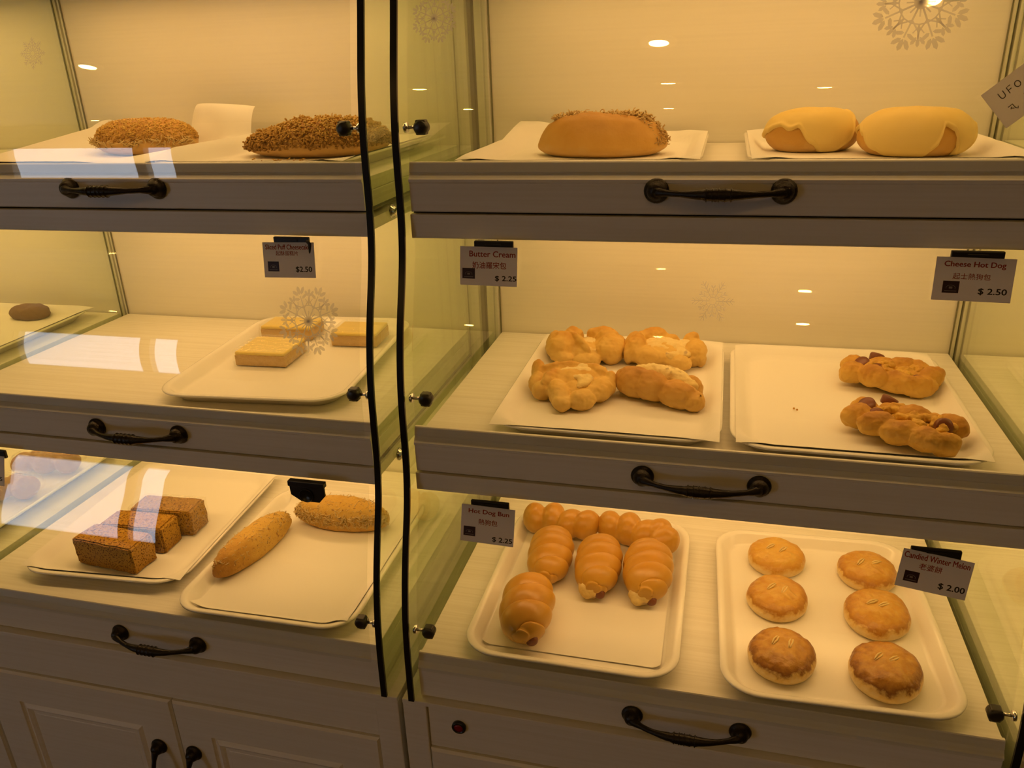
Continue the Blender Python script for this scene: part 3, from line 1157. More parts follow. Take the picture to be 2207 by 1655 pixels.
# --- bottom shelf, left case: speckled cake slices and cheese rolls
def cake_mesh(w_, d_, h_, seed):
    bm = bmesh.new()
    bmesh.ops.create_cube(bm, size=1)
    bmesh.ops.bevel(bm, geom=list(bm.edges), offset=.045, segments=2, affect='EDGES')
    bmesh.ops.subdivide_edges(bm, edges=[e for e in bm.edges if e.calc_length() > .3], cuts=14, use_grid_fill=True)
    for v in bm.verts:
        c = v.co
        p = Vector((c.x * w_, c.y * d_, (c.z + .5) * h_))
        p += Vector((mnoise.noise(p * 70 + Vector((seed, 0, 0))), mnoise.noise(p * 70 + Vector((0, seed, 0))), .7 * mnoise.noise(p * 60 + Vector((0, 4, seed))))) * .0016
        p.z = max(0, p.z)
        v.co = p
    b = MB()
    b.add_bm(bm, True)
    me = b.mesh('speckled_cake_slice', M['cake'])
    me.set_sharp_from_angle(angle=radians(35))
    return me


for lab, x, y, w_, d_, rz, wrap in (('front speckled brown cake slice, nearest the shelf front', -.541, -.374, .116, .048, -5, 0),
                                    ('middle speckled brown cake slice behind the front one', -.532, -.322, .112, .046, 2, 0),
                                    ('rearmost speckled brown cake slice, glossy film on its right end', -.517, -.269, .110, .046, 4, 1)):
    if wrap:
        t = thing('speckled_cake_slice', lab, 'cake slice', (x, y, top_z(2)), radians(rz), 'speckled cake slices')
        put('cake', cake_mesh(w_, d_, .046, x * 90), t)
        film(w_, d_, .0465, 7.7).build('plastic_film', M['wrap'], t)
    else:
        o = put('speckled_cake_slice', cake_mesh(w_, d_, .046, x * 90), None, (x, y, top_z(2)), (0, 0, radians(rz)))
        tag(o, lab, 'cake slice', 'speckled cake slices')

for lab, x, y, a, b_, h, rz, seed in (('cheese crusted roll lying front to back, darker front end', -.335, -.310, .0875, .0255, .044, 80, 31),
                                      ('cheese crusted roll lying sideways at the back of its tray', -.232, -.202, .084, .032, .046, 0, 32)):
    t = thing('cheese_crusted_roll', lab, 'bread roll', (x, y, top_z(2)), radians(rz), 'cheese crusted rolls')
    put('crust', loaf_mesh('crust', a, b_, h, M['roll' if seed == 32 else 'roll_end'], e=.6, seed=seed, amp=.0022, fr=60), t)
    b = MB()
    shreds(b, rnd, top_spot(a, b_, h, .25), 240 if seed == 31 else 300, .006, .0008, .0008, .6)
    if seed == 32:
        shreds(b, rnd, top_spot(a + .0005, b_ + .0012, h, -.1, cond=lambda th, ph: .0 < th < .6 and 3.3 < ph < 6.1), 420, .008, .0010, .0020, .7)
    o = b.build('cheese_shreds', M['shred'], t); o['kind'] = 'stuff'

# --- middle shelf, right case: folded butter cream pastries
R_ = radians
def E(x, y, z, a, b_, c, rz=0.0, ry=0.0, rx=0.0):
    """one lump, in millimetres"""
    return ('e', (x / 1000, y / 1000, z / 1000), (a / 1000, b_ / 1000, c / 1000), (rx, ry, rz))


BC = [
    ('folded butter cream pastry, rear left, two plump lobes', .168, -.130, 0, 'dough',
     [E(-33, -4, 19, 24, 25, 22), E(-44, 6, 20, 14, 18, 18, .3), E(-12, -5, 25, 31, 6, 15, -.72, .12), E(-20, 14, 24, 16, 14, 20, .4), E(3, 0, 14, 32, 27, 15),
      E(35, 0, 19, 22, 29, 21, .15), E(46, 8, 19, 11, 18, 16), E(19, 19, 31, 21, 8, 14, .22), E(30, 10, 30, 18, 14, 13, -.3), E(8, -26, 10, 20, 11, 10, .2), E(-30, -22, 11, 18, 12, 11, -.3)],
     [E(4, 4, 24, 22, 15, 6, -.3, 0, .15), E(12, -14, 20, 14, 9, 5)]),
    ('folded butter cream pastry, rear right, open cream on top', .285, -.124, 0, 'dough',
     [E(-40, 0, 20, 16, 28, 21, .1), E(-48, -10, 16, 9, 16, 15), E(-20, 23, 25, 25, 12, 18, .35), E(-24, -20, 15, 20, 14, 15, -.5), E(0, -2, 15, 42, 29, 15, -.2),
      E(41, 2, 17, 16, 26, 18, -.25), E(36, 19, 28, 12, 8, 12, .3), E(50, -6, 14, 8, 14, 13), E(18, -26, 12, 22, 12, 12, -.35), E(4, 26, 22, 16, 9, 12)],
     [E(0, 2, 25, 33, 21, 7, -.35, 0, .1), E(18, -14, 21, 20, 13, 7, -.5), E(-10, 12, 29, 16, 9, 5, -.3), E(28, 8, 26, 10, 12, 7), E(12, -24, 18, 16, 9, 7, -.3)]),
    ('lumpy folded butter cream pastry, front left, browned tips', .173, -.268, 0, 'dough',
     [E(-47, 16, 21, 10, 13, 18, .2), E(-45, -2, 14, 12, 17, 14), E(-34, -18, 12, 14, 12, 12, .4), E(-2, 8, 17, 42, 26, 18), E(-10, 16, 31, 34, 6, 9, .16), E(26, 18, 26, 20, 9, 12, -.4),
      E(-12, -30, 15, 14, 25, 15, .38), E(-4, -48, 11, 12, 11, 11), E(-24, -8, 25, 8, 20, 12, -.5), E(38, -10, 15, 15, 30, 15, -.45), E(20, -38, 12, 18, 14, 12, .7), E(48, 8, 18, 9, 14, 14), E(8, -18, 12, 22, 20, 14)],
     [E(2, 10, 30, 28, 16, 5, .1, 0, .2), E(12, -6, 27, 18, 9, 6, -.2), E(18, -16, 24, 9, 15, 6, -.3)]),
    ('long folded butter cream pastry, front right, dusted brown crescent', .287, -.256, 0, 'dough_brown',
     [E(-30, -2, 20, 26, 20, 21, -.40), E(-46, 12, 15, 11, 14, 15, .3), E(-8, -16, 22, 24, 16, 19, -.35), E(24, -26, 17, 28, 16, 18, -.30), E(45, -33, 13, 14, 13, 13, -.3), E(10, 14, 16, 42, 15, 17, -.42),
      E(-14, 24, 16, 22, 10, 14, -.2), E(40, -2, 16, 16, 15, 16, -.6), E(-20, -12, 33, 26, 5, 8, -.45), E(2, -4, 12, 40, 24, 12, -.3)],
     [('t', [(-.026, .016, .029), (.000, .008, .031), (.022, -.004, .030), (.042, -.016, .024)], [.007, .010, .010, .007])]),
]
for k, (lab, x, y, rz, mt, el, fill) in enumerate(BC):
    t = thing('butter_cream_pastry', lab, 'pastry', (x, y, top_z(1)), rz, 'folded butter cream pastries')
    t.scale = (1.06, 1.10, 1.06)
    put('dough', remeshed('dough', el, M[mt], .0015, 1, .0026, 60, True, k * 7), t)
    put('cream_filling', remeshed('cream_filling', fill, M['filling'], .0016, 2, .0026, 100, True, k * 5), t)

# --- middle shelf, right case: braided cheese hot dog breads
CD = [
    ('cheese hot dog bread at the back, sausage pieces showing at its left end', .587, -.166, -14,
     [(-.052, .016, .020, .017, -.5), (-.050, -.014, .020, .016, .4), (-.022, -.024, .024, .013, -.35), (-.016, .024, .022, .013, .4), (.010, -.026, .030, .011, -.15),
      (.010, .014, .024, .014, .5), (.018, -.008, .026, .012, -.2), (.034, .018, .022, .013, -.5), (.052, -.004, .022, .014, .9), (.040, -.024, .024, .011, .35)],
     [(-.040, .000, .0315, -28, -12), (-.024, .034, .030, 30, 10), (-.018, -.012, .0290, -35, 5), (.008, .032, .026, 40, 5), (.034, -.020, .0235, -60, 30)]),
    ('cheese hot dog bread at the front, dark sausage at its right end', .574, -.327, -26,
     [(-.054, .016, .020, .016, -.5), (-.052, -.010, .021, .016, .4), (-.024, -.022, .024, .013, .45), (-.020, .020, .022, .014, .3), (.006, -.024, .026, .013, .35),
      (.006, .012, .024, .015, .2), (.030, .016, .024, .013, -.3), (.034, -.026, .024, .013, -.2), (.052, .014, .022, .012, -.4), (.056, -.022, .018, .012, .5)],
     [(-.048, .006, .0320, -25, -10), (-.030, .032, .032, 25, 15), (-.030, -.010, .0285, -40, 0), (.046, -.004, .0320, -50, 60)])]
for k, (lab, x, y, rz, lumps, saus) in enumerate(CD):
    t = thing('cheese_hot_dog_bread', lab, 'bread', (x, y, top_z(1)), radians(rz), 'cheese hot dog breads')
    t.scale = (.92, .97, 1)
    el = [('e', (0, 0, .012), (.060, .024, .013), (0, 0, 0))]
    for q, (lx, ly, la, lb, lr) in enumerate(lumps):
        el.append(('e', (lx, ly * 1.22, .0155 + .003 * (q % 3)), (la, lb * 1.04, .0150), (0, -.06, lr)))
    put('dough', remeshed('dough', el, M['braid'], .0015, 1, .0022, 75, True, k * 9), t)
    el = []
    rr = random.Random(50 + k)
    for q in range(18):
        lx = -.030 + .078 * q / 17 + rr.uniform(-.004, .004)
        el.append(('e', (lx, rr.uniform(-.020, .020), .0265 + rr.uniform(-.002, .0025)), (rr.uniform(.007, .013), rr.uniform(.004, .007), .0055), (rr.uniform(-.3, .3), rr.uniform(-.3, .3), rr.uniform(0, 3))))
    put('melted_cheese', remeshed('melted_cheese', el, M['melted'], .0014, 1, .0020, 170, True, k), t)
    for sx, sy, sz, ax, ay in saus:
        b = MB()
        b.lathe([(.0088, -.006), (.0104, -.004), (.0108, .003), (.0100, .005), (.004, .0058)], (0, 0, 0), (0, 0, 1), 20)
        o = b.build('sausage_piece', M['sausage'], t, (sx, sy * 1.15, sz - .0055), (radians(-ax), radians(ay), 0))

# --- bottom shelf, right case: spiral hot dog buns
def spiral_bun(seed, L=.112, R=.0275, turns=4.6, hand=-1):
    """dough strip wound round a sausage lying along Y, front end at -Y; each band laps over the next"""
    b = MB()
    vs, fs = [], []
    nt_, nu = 150, 64
    rr = random.Random(seed)
    ph0 = rr.random()
    for j in range(nt_ + 1):
        t = -1 + 2 * j / nt_
        cap = max(0.0, 1 - abs(t) ** 4.2) ** .5
        taper = (1 - .14 * abs(t) ** 2) * (1 + .07 * t)
        for i in range(nu):
            a = 2 * pi * i / nu
            aw = (a + pi / 2) % (2 * pi) - pi
            ph = turns * (t * .5 + .5) - hand * 2.0 * (aw / (2 * pi)) * -1 + ph0 + .06 * mnoise.noise((t * 2.5, cos(a), sin(a) + seed))
            fr = ph - math.floor(ph)
            dcr = min(fr, 1 - fr)
            r = 1 + .20 * (fr - .5) + .12 * (1 - (2 * fr - 1) ** 2) - .15 * math.exp(-(dcr / .055) ** 2)
            r = r * R * taper * (.30 + .70 * cap) if abs(t) > .999 else r * R * taper * max(.40, cap)
            r *= 1 + .02 * mnoise.noise((t * 4 + seed, cos(a) * 1.4, sin(a) * 1.4))
            x, z = r * cos(a), R * .82 + r * .90 * sin(a)
            y = t * L / 2 + .0035 * (fr - .5) * (1 if cap > .4 else 0)
            vs.append((x, y, max(z, .0004 * (1 + sin(i * 9.7)))))
    for j in range(nt_):
        for i in range(nu):
            fs.append((j * nu + i, j * nu + (i + 1) % nu, (j + 1) * nu + (i + 1) % nu, (j + 1) * nu + i))
    fs.append(tuple(range(nu - 1, -1, -1)))
    fs.append(tuple(nt_ * nu + k for k in range(nu)))
    b.add(vs, fs, True)
    return b.mesh('dough', M['bun'])


HB = [('hot dog bun lying sideways at the back left of its tray', .134, -.163, 84, 1, .114, .0290, 1),
      ('hot dog bun lying sideways at the back right of its tray', .2555, -.170, 77, 2, .124, .0290, -1),
      ('left hot dog bun of the standing row of three', .1365, -.258, 4, 3, .116, .0300, 1),
      ('middle hot dog bun of the row of three, torn pale end', .2105, -.268, 2, 4, .118, .0305, 1),
      ('right hot dog bun of the row of three, sausage tip showing', .2830, -.270, 2, 5, .116, .0320, 1),
      ('single hot dog bun at the front left of its tray, sausage end showing', .1310, -.390, 5, 6, .120, .0325, 1)]
for lab, x, y, rz, seed, L, R, lean in HB:
    t = thing('hot_dog_bun', lab, 'hot dog bun', (x, y, top_z(2)), radians(rz), 'spiral hot dog buns')
    if seed <= 2:
        kn = [(-.044, .0, .3), (-.014, .004, .1), (.016, -.002, -.35)] + ([(.042, .0, -.5)] if seed == 1 else [(.034, .006, -.2), (.047, -.006, -.6)])
        el = [('e', (0, 0, .020), (.024, L / 2 - .006, .020), (0, 0, 0))]
        for q, (ky, kx, kr) in enumerate(kn):
            el.append(('e', (kx, -ky, .0235 + .002 * (q % 2)), (.0290 - .002 * (abs(ky) > .04), .0200, .0240), (0, 0, kr)))
        put('dough', remeshed('dough', el, M['bun'], .0016, 5, .0007, 60, True, seed), t)
    else:
        put('dough', spiral_bun(seed, L, R, 3.7 if seed == 6 else 4.4, lean), t)
    if seed >= 4:
        if seed in (4, 5):
            put('torn_end', remeshed('torn_end', [('e', (-.004, -L / 2 + .015, .0165), (.0205, .0165, .0160), (0, 0, .2)), ('e', (-.010, -L / 2 + .006, .012), (.010, .009, .010), (0, 0, .3))], M['filling'], .0016, 2, .002, 90, True, seed), t)
        b = MB()
        if seed == 6:
            b.lathe([(.0088, -.04), (.0090, -.006), (.0080, .0), (.0050, .0030), (.001, .0038)], (.0150, -L / 2 + .0060, .0165), (.45, -1, -.05), 20)
        else:
            b.lathe([(.0075, -.05), (.0080, -.006), (.0070, .0), (.0050, .0022), (.001, .0030)], (.0085, -L / 2 + .0030, .0125), (.15, -1, -.03), 20)
        b.build('sausage', M['sausage'], t)

# --- bottom shelf, right case: winter melon pastries
def melon_mesh(rx, ry, h, seed, mt):
    b = MB()
    vs, fs = [], []
    nu, nv = 72, 30
    prof_ = [(0.0, .0), (.80, .0), (.93, .05), (.99, .20), (1.0, .34), (.975, .50), (.90, .68), (.76, .84), (.55, .945), (.30, .99), (.0, 1.0)]
    ps = []
    for k in range(nv + 1):
        t_ = k / nv * (len(prof_) - 1)
        i = min(int(t_), len(prof_) - 2)
        f = t_ - i
        ps.append((prof_[i][0] + (prof_[i + 1][0] - prof_[i][0]) * f, prof_[i][1] + (prof_[i + 1][1] - prof_[i][1]) * f))
    for r, z in ps:
        for i in range(nu):
            a = 2 * pi * i / nu
            wob = 1 + .025 * mnoise.noise((cos(a) * 1.5 + seed, sin(a) * 1.5, 0)) + .012 * mnoise.noise((cos(a) * 4, sin(a) * 4, seed))
            p = Vector((rx * r * wob * cos(a), ry * r * wob * sin(a), h * z))
            p.z += (.0024 * mnoise.noise(p * 42 + Vector((seed, 0, 0))) + .0016 * (.4 - abs(mnoise.noise(p * 75 + Vector((0, seed, 0))))) + .0013 * mnoise.noise(p * 130) + .0008 * mnoise.noise(p * 240)) * min(1, z * 2)
            p.z = max(0, p.z)
            vs.append(p)
    for j in range(nv):
        for i in range(nu):
            fs.append((j * nu + i, j * nu + (i + 1) % nu, (j + 1) * nu + (i + 1) % nu, (j + 1) * nu + i))
    b.add(vs, fs, True)
    return b.mesh('crust', mt)


WM = [('round winter melon pastry, rear left, light gold', .4665, -.173, .0415, .045, .026, 0, 1, -8),
      ('round winter melon pastry, rear right, half behind the price card', .5920, -.184, .0410, .045, .026, 1, 2, -10),
      ('round winter melon pastry, middle of the left row', .4625, -.274, .0410, .046, .028, 1, 3, -6),
      ('round winter melon pastry, middle of the right row, square slit patch', .5905, -.283, .0420, .050, .028, 1, 4, -12),
      ('dark brown winter melon pastry, front of the left row', .4625, -.393, .0415, .046, .030, 2, 5, -8),
      ('dark brown winter melon pastry, front of the right row', .5835, -.397, .0425, .049, .031, 2, 6, -12)]
for lab, x, y, rx, ry, h, tone, seed, rz in WM:
    t = thing('winter_melon_pastry', lab, 'pastry', (x, y, top_z(2, False)), radians(rz), 'winter melon pastries')
    put('crust', melon_mesh(rx, ry, h, seed * 3.7, M['melon%d' % tone]), t)
    rr = random.Random(seed)
    for s in (-1, 1):
        b = MB()
        a = rr.uniform(.9, 1.5) * (1 if seed % 2 else .8)
        cx, cy = s * rr.uniform(.007, .010), rr.uniform(-.003, .004)
        for o_ in (-.0021, .0021):
            pts = [(cx + cos(a) * q * .010 - sin(a) * o_ * (1 - abs(q) * .6), cy + sin(a) * q * .010 + cos(a) * o_ * (1 - abs(q) * .6), h + .0008 - q * q * .0012) for q in (-1, -.5, 0, .5, 1)]
            b.tube(pts, [.0005, .0012, .0014, .0012, .0005], 6)
        b.build('slit', M['slit'], t)

# --- neighbouring bay beyond the left divider
o = put('dark_pastry', loaf_mesh('dark_pastry', .040, .024, .024, M['choc'], e=.45, amp=.003, fr=60, seed=2), None, (-.905, -.070, top_z(1)), (0, 0, radians(4)))
tag(o, 'small dark brown pastry alone on a tray beyond the left glass divider', 'pastry')
for k, (lab, x, y, rz, sc) in enumerate((('bagged brown loaf at the back beyond the left divider', -.890, -.135, 12, 1.0),
                                         ('bagged brown loaf in front beyond the left divider', -.892, -.240, 18, 1.0))):
    t = thing('bagged_loaf', lab, 'bread', (x, y, top_z(2, False)), radians(rz), 'loaves in clear bags')
    el = [('e', (-.044 + .022 * q, .006 * (1 if q % 2 else -1), .022), (.019, .025, .021), (0, 0, .5 if q % 2 else -.5)) for q in range(5)]
    put('loaf', remeshed('loaf', el, M['loaf_brown'], .0024, 2, .001, 60, True, k), t)
    bm = bmesh.new()
    bmesh.ops.create_uvsphere(bm, u_segments=34, v_segments=18, radius=1)
    for v in bm.verts:
        p = Vector((v.co.x * .074, v.co.y * .040, .024 + v.co.z * .026))
        p += v.co * (.004 * mnoise.noise(p * 60 + Vector((k * 7, 0, 0))))
        p.z = max(p.z, .0006)
        v.co = p
    b = MB(); b.add_bm(bm, False)
    b.build('plastic_bag', M['wrap'], t)

# --- stray crumbs
rr = random.Random(9)
b = MB()
for x, y in ((.4585, -.268), (.462, -.2715)):
    bm = bmesh.new(); bmesh.ops.create_icosphere(bm, subdivisions=1, radius=.0016)
    b.add_bm(bm, True, 0, Matrix.Translation((x, y, top_z(1) + .0022)))
tag(b.build('bread_crumb', M['bun']), 'single tan crumb on the parchment left of the cheese hot dog breads', 'crumb', kind='stuff')

# ------------------------------------------------------------------ price cards
def text_mesh(s, size, bold=0.0):
    cu = bpy.data.curves.new('t', 'FONT')
    cu.body = s
    cu.size = size
    cu.align_x = 'LEFT'
    cu.offset = bold
    cu.resolution_u = 3
    ob = bpy.data.objects.new('t', cu)
    C.objects.link(ob)
    dg = bpy.context.evaluated_depsgraph_get()
    dg.update()
    me = bpy.data.meshes.new_from_object(ob.evaluated_get(dg))
    bpy.data.objects.remove(ob)
    return me


def text_into(b, s, cx, cz, width, y, bold=0.0, height=None, mi=0, ang=0.0):
    """flat lettering in the XZ plane facing -Y, centred on (cx, cz)"""
    me = text_mesh(s, 1.0)
    if not me.vertices:
        return
    xs = [v.co.x for v in me.vertices]; ys = [v.co.y for v in me.vertices]
    k = width / (max(xs) - min(xs))
    kz = height / (max(ys) - min(ys)) if height else k
    mx, my = (max(xs) + min(xs)) / 2, (max(ys) + min(ys)) / 2
    vs = []
    for v in me.vertices:
        px, pz = (v.co.x - mx) * k, (v.co.y - my) * kz
        vs.append((cx + px * cos(ang) - pz * sin(ang), y, cz + px * sin(ang) + pz * cos(ang)))
    fc = [list(p.vertices) for p in me.polygons]
    e_ = bold * (max(ys) - min(ys)) * kz * .95
    for q, (ox_, oz_) in enumerate(((0, 0),) if not bold else ((0, 0), (e_, 0), (-e_, 0), (0, e_ * .7), (0, -e_ * .7))):
        b.add([(vx + ox_, vy - .00003 * q, vz + oz_) for vx, vy, vz in vs], fc, False, mi)


def price_card(label, x, y, z, lines, rot=(0, 0, 0), w_=.069, h_=.043, clip=(.0, .050), logo=(-.022, -.0095), price_x=.017, arm=False, clip_y=None):
    """(x, y, z): middle of the card's top edge"""
    t = thing('price_tag', label, 'price tag', (x, y, F + z), 0, 'price tags hanging under the shelf rails')
    b = MB(); b.box(-w_ / 2, w_ / 2, -.0003, .0003, -h_, 0)
    c = b.build('card', M['card'], t, (0, 0, 0), rot)
    b = MB()
    for s, cx, cz, wd, bold, hh, mi in lines:
        text_into(b, s, cx, cz, wd, -.00045, bold, hh, mi)
    b.build('lettering', [M['ink_red'], M['ink_black']], c)
    if logo:
        lx, lz = logo[0], -h_ + .0135
        b = MB()
        b.box(lx - .0075, lx + .0075, -.0005, -.0003, lz - .0060, lz + .0060)
        pts = [(lx + .0042 * cos(a), -.0006, lz - .0008 + .0026 * sin(a)) for a in [pi * q / 10 for q in range(-1, 12)]]
        b.tube(pts, [.00025] * len(pts), 4, 1)
        b.box(lx - .0055, lx + .0055, -.0006, -.0005, lz - .0042, lz - .0036, 0, 1)
        b.box(lx - .0016, lx + .0016, -.0006, -.0005, lz - .0016, lz + .0004, 0, 1)
        b.build('logo', [M['logo'], M['logo_line']], c)
    if clip:
        cx, cw = clip
        b = MB()
        b.box(cx - cw / 2, cx + cw / 2, .0006, .0052, -.006, .0062, .0010)
        b.box(cx - cw * .2, cx + cw * .2, -.0012, .0, .0015, .0038, .0006)
        if arm:
            b.tube([(cx + cw / 2 - .002, -.001, .003), (cx + cw / 2 + .002, -.001, -.001), (cx + cw / 2 + .0012, -.001, -.012), (cx + cw / 2 - .0002, -.001, -.021)], [.0018, .0022, .0015, .0011], 8)
        b.build('clip', M['clip'], t)
    return t


Y0, Y1 = -.391, -.4445
LEAN0, LEAN1 = radians(-9), radians(-14)
price_card('price tag reading Sliced Puff Cheesecake, clip arm at its right', -.1520, Y0, .7030,
           [('Sliced Puff Cheesecake', -.0005, -.0055, .060, .026, .0058, 0), ('起酥蛋糕片', -.002, -.0130, .030, .008, .0058, 0), ('$2.50', .0195, -.0325, .0215, .034, .0072, 1)],
           (LEAN0, radians(-1), 0), .069, .0425, (.004, .047), (-.0215, 0), arm=True)
price_card('price tag reading Butter Cream', .1005, Y0, .7030,
           [('Butter Cream', .0045, -.0080, .054, .028, .0066, 0), ('奶油羅宋包', .0010, -.0207, .040, .014, .0078, 0), ('$ 2.25', .0205, -.0355, .0250, .034, .0064, 1)],
           (LEAN0, radians(.5), 0), .0675, .044, (.0055, .046), (-.0235, 0))
price_card('price tag reading Cheese Hot Dog', .6000, Y0, .7030,
           [('Cheese Hot Dog', -.0005, -.0073, .055, .030, .0068, 0), ('起士熱狗包', -.002, -.0185, .034, .006, .0062, 0), ('$ 2.50', .0185, -.0330, .0255, .034, .0068, 1)],
           (LEAN0, radians(1), 0), .0715, .043, (.001, .048), (-.0195, 0))
price_card('price tag reading Hot Dog Bun', .1010, Y1, .3950,
           [('Hot Dog Bun', .001, -.0080, .051, .026, .0070, 0), ('熱狗包', .0005, -.0200, .024, .012, .0072, 0), ('$ 2.25', .0195, -.0405, .0250, .034, .0068, 1)],
           (LEAN1, radians(1.5), 0), .0675, .0470, (.0015, .048), (-.0225, 0))
price_card('tilted price tag reading Candied Winter Melon', .6025, Y1, .3925,
           [('Candied Winter Melon', -.0005, -.0058, .066, .024, .0066, 0), ('老婆餅', -.005, -.0160, .0235, .012, .0072, 0), ('$ 2.00', .0200, -.0335, .0265, .034, .0075, 1)],
           (LEAN1, radians(8), 0), .0715, .0430, (-.003, .050), (-.0215, 0))
price_card('price tag ending in 1.25 at the far left under the middle rail', -.6560, Y1, .3975,
           [('$ 1.25', .0190, -.0345, .0240, .034, .0066, 1)], (LEAN1, radians(4), 0), .069, .044, (.004, .064), None)
price_card('price tag high above the floss covered bread, only its lower edge in view', -.103, -.348, 1.0125,
           [('$2.50', .0195, -.0290, .0215, .034, .0072, 1)], (LEAN0, radians(-3), 0), .069, .0375, (.0, .047), (-.0215, 0))

t = thing('tag_holder', 'empty black tag clip under the middle rail of the left case', 'tag clip', (-.1415, Y1 - .001, F + .4015), 0)
b = MB()
b.box(-.0255, .0255, -.0045, .0045, -.003, .0045, .001)
poly = [(-.0245, 0), (.0245, 0), (.0245, -.015), (.016, -.0245), (-.010, -.0245), (-.0235, -.016)]
vs = [(px, -.0025, pz) for px, pz in poly] + [(px, .0005, pz) for px, pz in poly]
b.add(vs, [tuple(range(6)), tuple(range(11, 5, -1))] + [(i, (i + 1) % 6, (i + 1) % 6 + 6, i + 6) for i in range(6)])
b.build('plate', M['clip'], t)
b = MB()
b.lathe([(.0098, 0), (.0098, .0018), (.0088, .0026), (.0084, .0012)], (-.001, -.0025, -.0150), (0, -1, 0), 24)
b.build('knob', M['rubber'], t)

# handwritten note taped askew to the glass
t = thing('handwritten_note', 'handwritten paper note reading UFO, taped askew to the glass at the right', 'note', (.6205, -.3815, F + .862), 0, None, (radians(-5), radians(-41), 0))
b = MB(); b.box(-.0355, .0355, -.0003, .0003, -.0195, .0195)
c = b.build('paper_slip', M['note'], t)
b = MB()


def pen(segs, ox, oz, sc):
    for seg in segs:
        b.tube([(ox + px * sc, -.0005, oz + pz * sc) for px, pz in seg], [.00040] * len(seg), 5)


arc = lambda cx, cz, r, a0, a1, k=9: [(cx + r * cos(radians(a0 + (a1 - a0) * q / (k - 1))), cz + r * 1.2 * sin(radians(a0 + (a1 - a0) * q / (k - 1)))) for q in range(k)]
pen([[(0, 1), (0, .4)] + arc(.35, .4, .35, 180, 360) + [(.7, 1)]], -.0245, .0050, .0062)
pen([[(0, 0), (0, 1), (.6, 1.05)], [(0, .5), (.5, .55)]], -.0165, .0050, .0062)
pen([arc(.38, .5, .38, 60, 420, 14)], -.0100, .0050, .0062)
pen([arc(.4, .5, .42, 40, 320, 12)], .0120, .0040, .0085)
pen([[(0, 1.0), (.7, 1.05), (.75, .3), (1.0, 0), (1.15, .3)], [(.4, .75), (.15, .5)], [(.35, .55), (.6, .35)]], -.0245, -.0105, .0060)
pen([[(0, 1), (.5, 1.02)], [(.3, 1), (0, .3)], [(.1, .6), (.45, .62), (.42, .15), (.12, .15), (.1, .6)], [(.6, 1), (1.3, 1.02)], [(.8, 1.25), (.78, .7), (1.15, .7), (1.15, 1.25)],
     [(.6, .5), (1.35, .5)], [(.95, .65), (.95, -.1)], [(.9, .45), (.6, .1)], [(1.0, .45), (1.35, .1)]], -.0085, -.0120, .0095)
b.build('handwriting', M['ink_pen'], c)

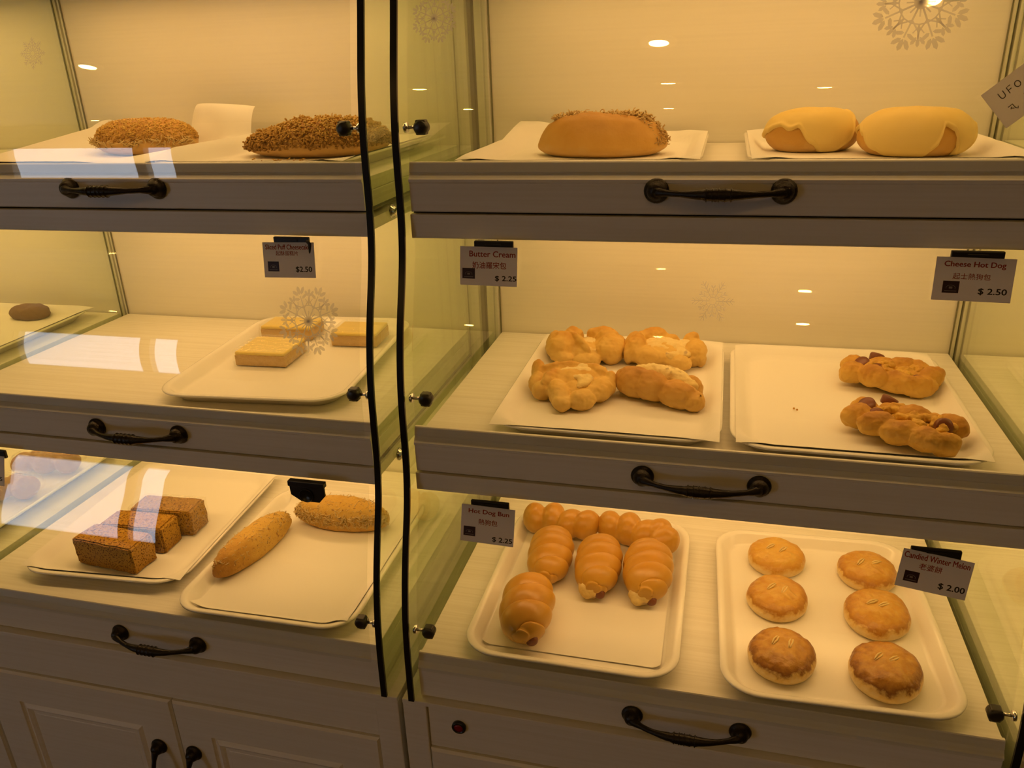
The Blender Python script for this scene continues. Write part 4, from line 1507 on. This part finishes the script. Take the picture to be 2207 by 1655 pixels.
# ------------------------------------------------------------------ snowflake stickers on the front glass
def snowflake(label, x, z, R, kind):
    b = MB()
    segs = []                                   # (points, width)

    def arm(ang, pts, wd):
        segs.append(([(p * cos(ang) - q * sin(ang), p * sin(ang) + q * cos(ang)) for p, q in pts], wd))
    def blob(ang, r, q, size, turn=0.0):
        n_ = 6
        size *= 1.22
        base_ = [(size * cos(k * pi / 3), size * .45 * sin(k * pi / 3)) for k in range(n_)]
        base_ = [(r + px * cos(turn) - pz * sin(turn), q + px * sin(turn) + pz * cos(turn)) for px, pz in base_]
        polys.append([(p * cos(ang) - w_ * sin(ang), p * sin(ang) + w_ * cos(ang)) for p, w_ in base_])
    polys = []
    if kind == 'flower':
        for k in range(8):
            a = k * pi / 4 + pi / 8
            arm(a, [(.0, 0), (.42, 0)], .042)
            arm(a, [(.42, 0), (.78, 0)], .038)
            for s in (-1, 1):
                arm(a, [(.40, 0), (.56, s * .22), (.70, s * .30)], .034)
                blob(a, .90, s * .12, .10, s * .7)
                blob(a, .72, s * .13, .085, s * 1.2)
            blob(a, .94, 0, .11, 0)
            a2 = k * pi / 4
            arm(a2, [(.45, 0), (.74, 0)], .042)
            for s in (-1, 1):
                arm(a2, [(.50, 0), (.64, s * .12)], .026)
                blob(a2, .80, s * .09, .08, s * .6)
            blob(a2, .84, 0, .08)
        for k in range(16):
            arm(k * pi / 8, [(0, 0), (.30, 0)], .034)
        polys.append([(.15 * cos(k * pi / 10), .15 * sin(k * pi / 10)) for k in range(20)])
        for k in range(16):
            a0, a1 = k * pi / 8, (k + 1) * pi / 8
            arm(0, [(.46 * cos(a0), .46 * sin(a0)), (.46 * cos(a1), .46 * sin(a1))], .030)
    else:
        n_ = 6 if kind == 'six' else 8
        for k in range(n_):
            a = k * 2 * pi / n_
            arm(a, [(.16, 0), (1.0, 0)], .038)
            for s in (-1, 1):
                for r0, l0 in ((.42, .20), (.60, .24), (.78, .18)):
                    arm(a, [(r0, 0), (r0 + l0 * .8, s * l0 * .75)], .034)
            a2 = a + pi / n_
            arm(a2, [(.20, 0), (.62, 0)], .030)
            for s in (-1, 1):
                arm(a2, [(.40, 0), (.56, s * .13)], .030)
                blob(a2, .64, s * .05, .07, s * .6)
        for k in range(n_ * 2):
            a0, a1 = k * pi / n_, (k + 1) * pi / n_
            arm(0, [(.17 * cos(a0), .17 * sin(a0)), (.17 * cos(a1), .17 * sin(a1))], .03)
            arm(0, [(.30 * cos(a0), .30 * sin(a0)), (.30 * cos(a1), .30 * sin(a1))], .024)

    def on(px, pz, off):
        zz = z + pz * R
        return (px * R, prof(zz) - off - ymid, F + zz)
    ymid = prof(z)
    nlev = 0
    for pts, wd in segs:
        for (ax, az), (bx, bz) in zip(pts[:-1], pts[1:]):
            L = math.hypot(bx - ax, bz - az)
            if L < 1e-6:
                continue
            tx, tz = (bx - ax) / L, (bz - az) / L
            nx_, nz_ = -tz * wd / 2, tx * wd / 2
            m_ = max(1, int(L / .15))
            vs, fs = [], []
            nlev = (nlev + 1) % 7
            off = .0005 + .00002 * nlev
            for q in range(m_ + 1):
                cx, cz = ax + (bx - ax) * q / m_, az + (bz - az) * q / m_
                vs += [on(cx + nx_, cz + nz_, off), on(cx - nx_, cz - nz_, off)]
            for q in range(m_):
                fs.append((2 * q, 2 * q + 1, 2 * q + 3, 2 * q + 2))
            b.add(vs, fs)
    for poly in polys:
        b.add([on(px, pz, .0007) for px, pz in poly], [tuple(range(len(poly)))])
    b.v = [(vx, vy, vz - F - z) for vx, vy, vz in b.v]
    o = b.build('snowflake_sticker', M['sticker'], None, (x, ymid, F + z))
    tag(o, label, 'sticker', 'snowflake stickers on the case glass')


snowflake('small frosted snowflake sticker at the upper left of the left case', -.487, .9255, .0185, 'eight')
snowflake('large flowery snowflake sticker in front of the wrapped cheesecakes', -.1270, .6110, .0400, 'flower')
snowflake('faint snowflake sticker beside the black glass edge of the right case', .0400, .9430, .0250, 'flower')
snowflake('large snowflake sticker cut by the top of the photo, right case', .5230, .9360, .0420, 'flower')
snowflake('six pointed snowflake sticker above the folded pastries', .3505, .6510, .0230, 'six')
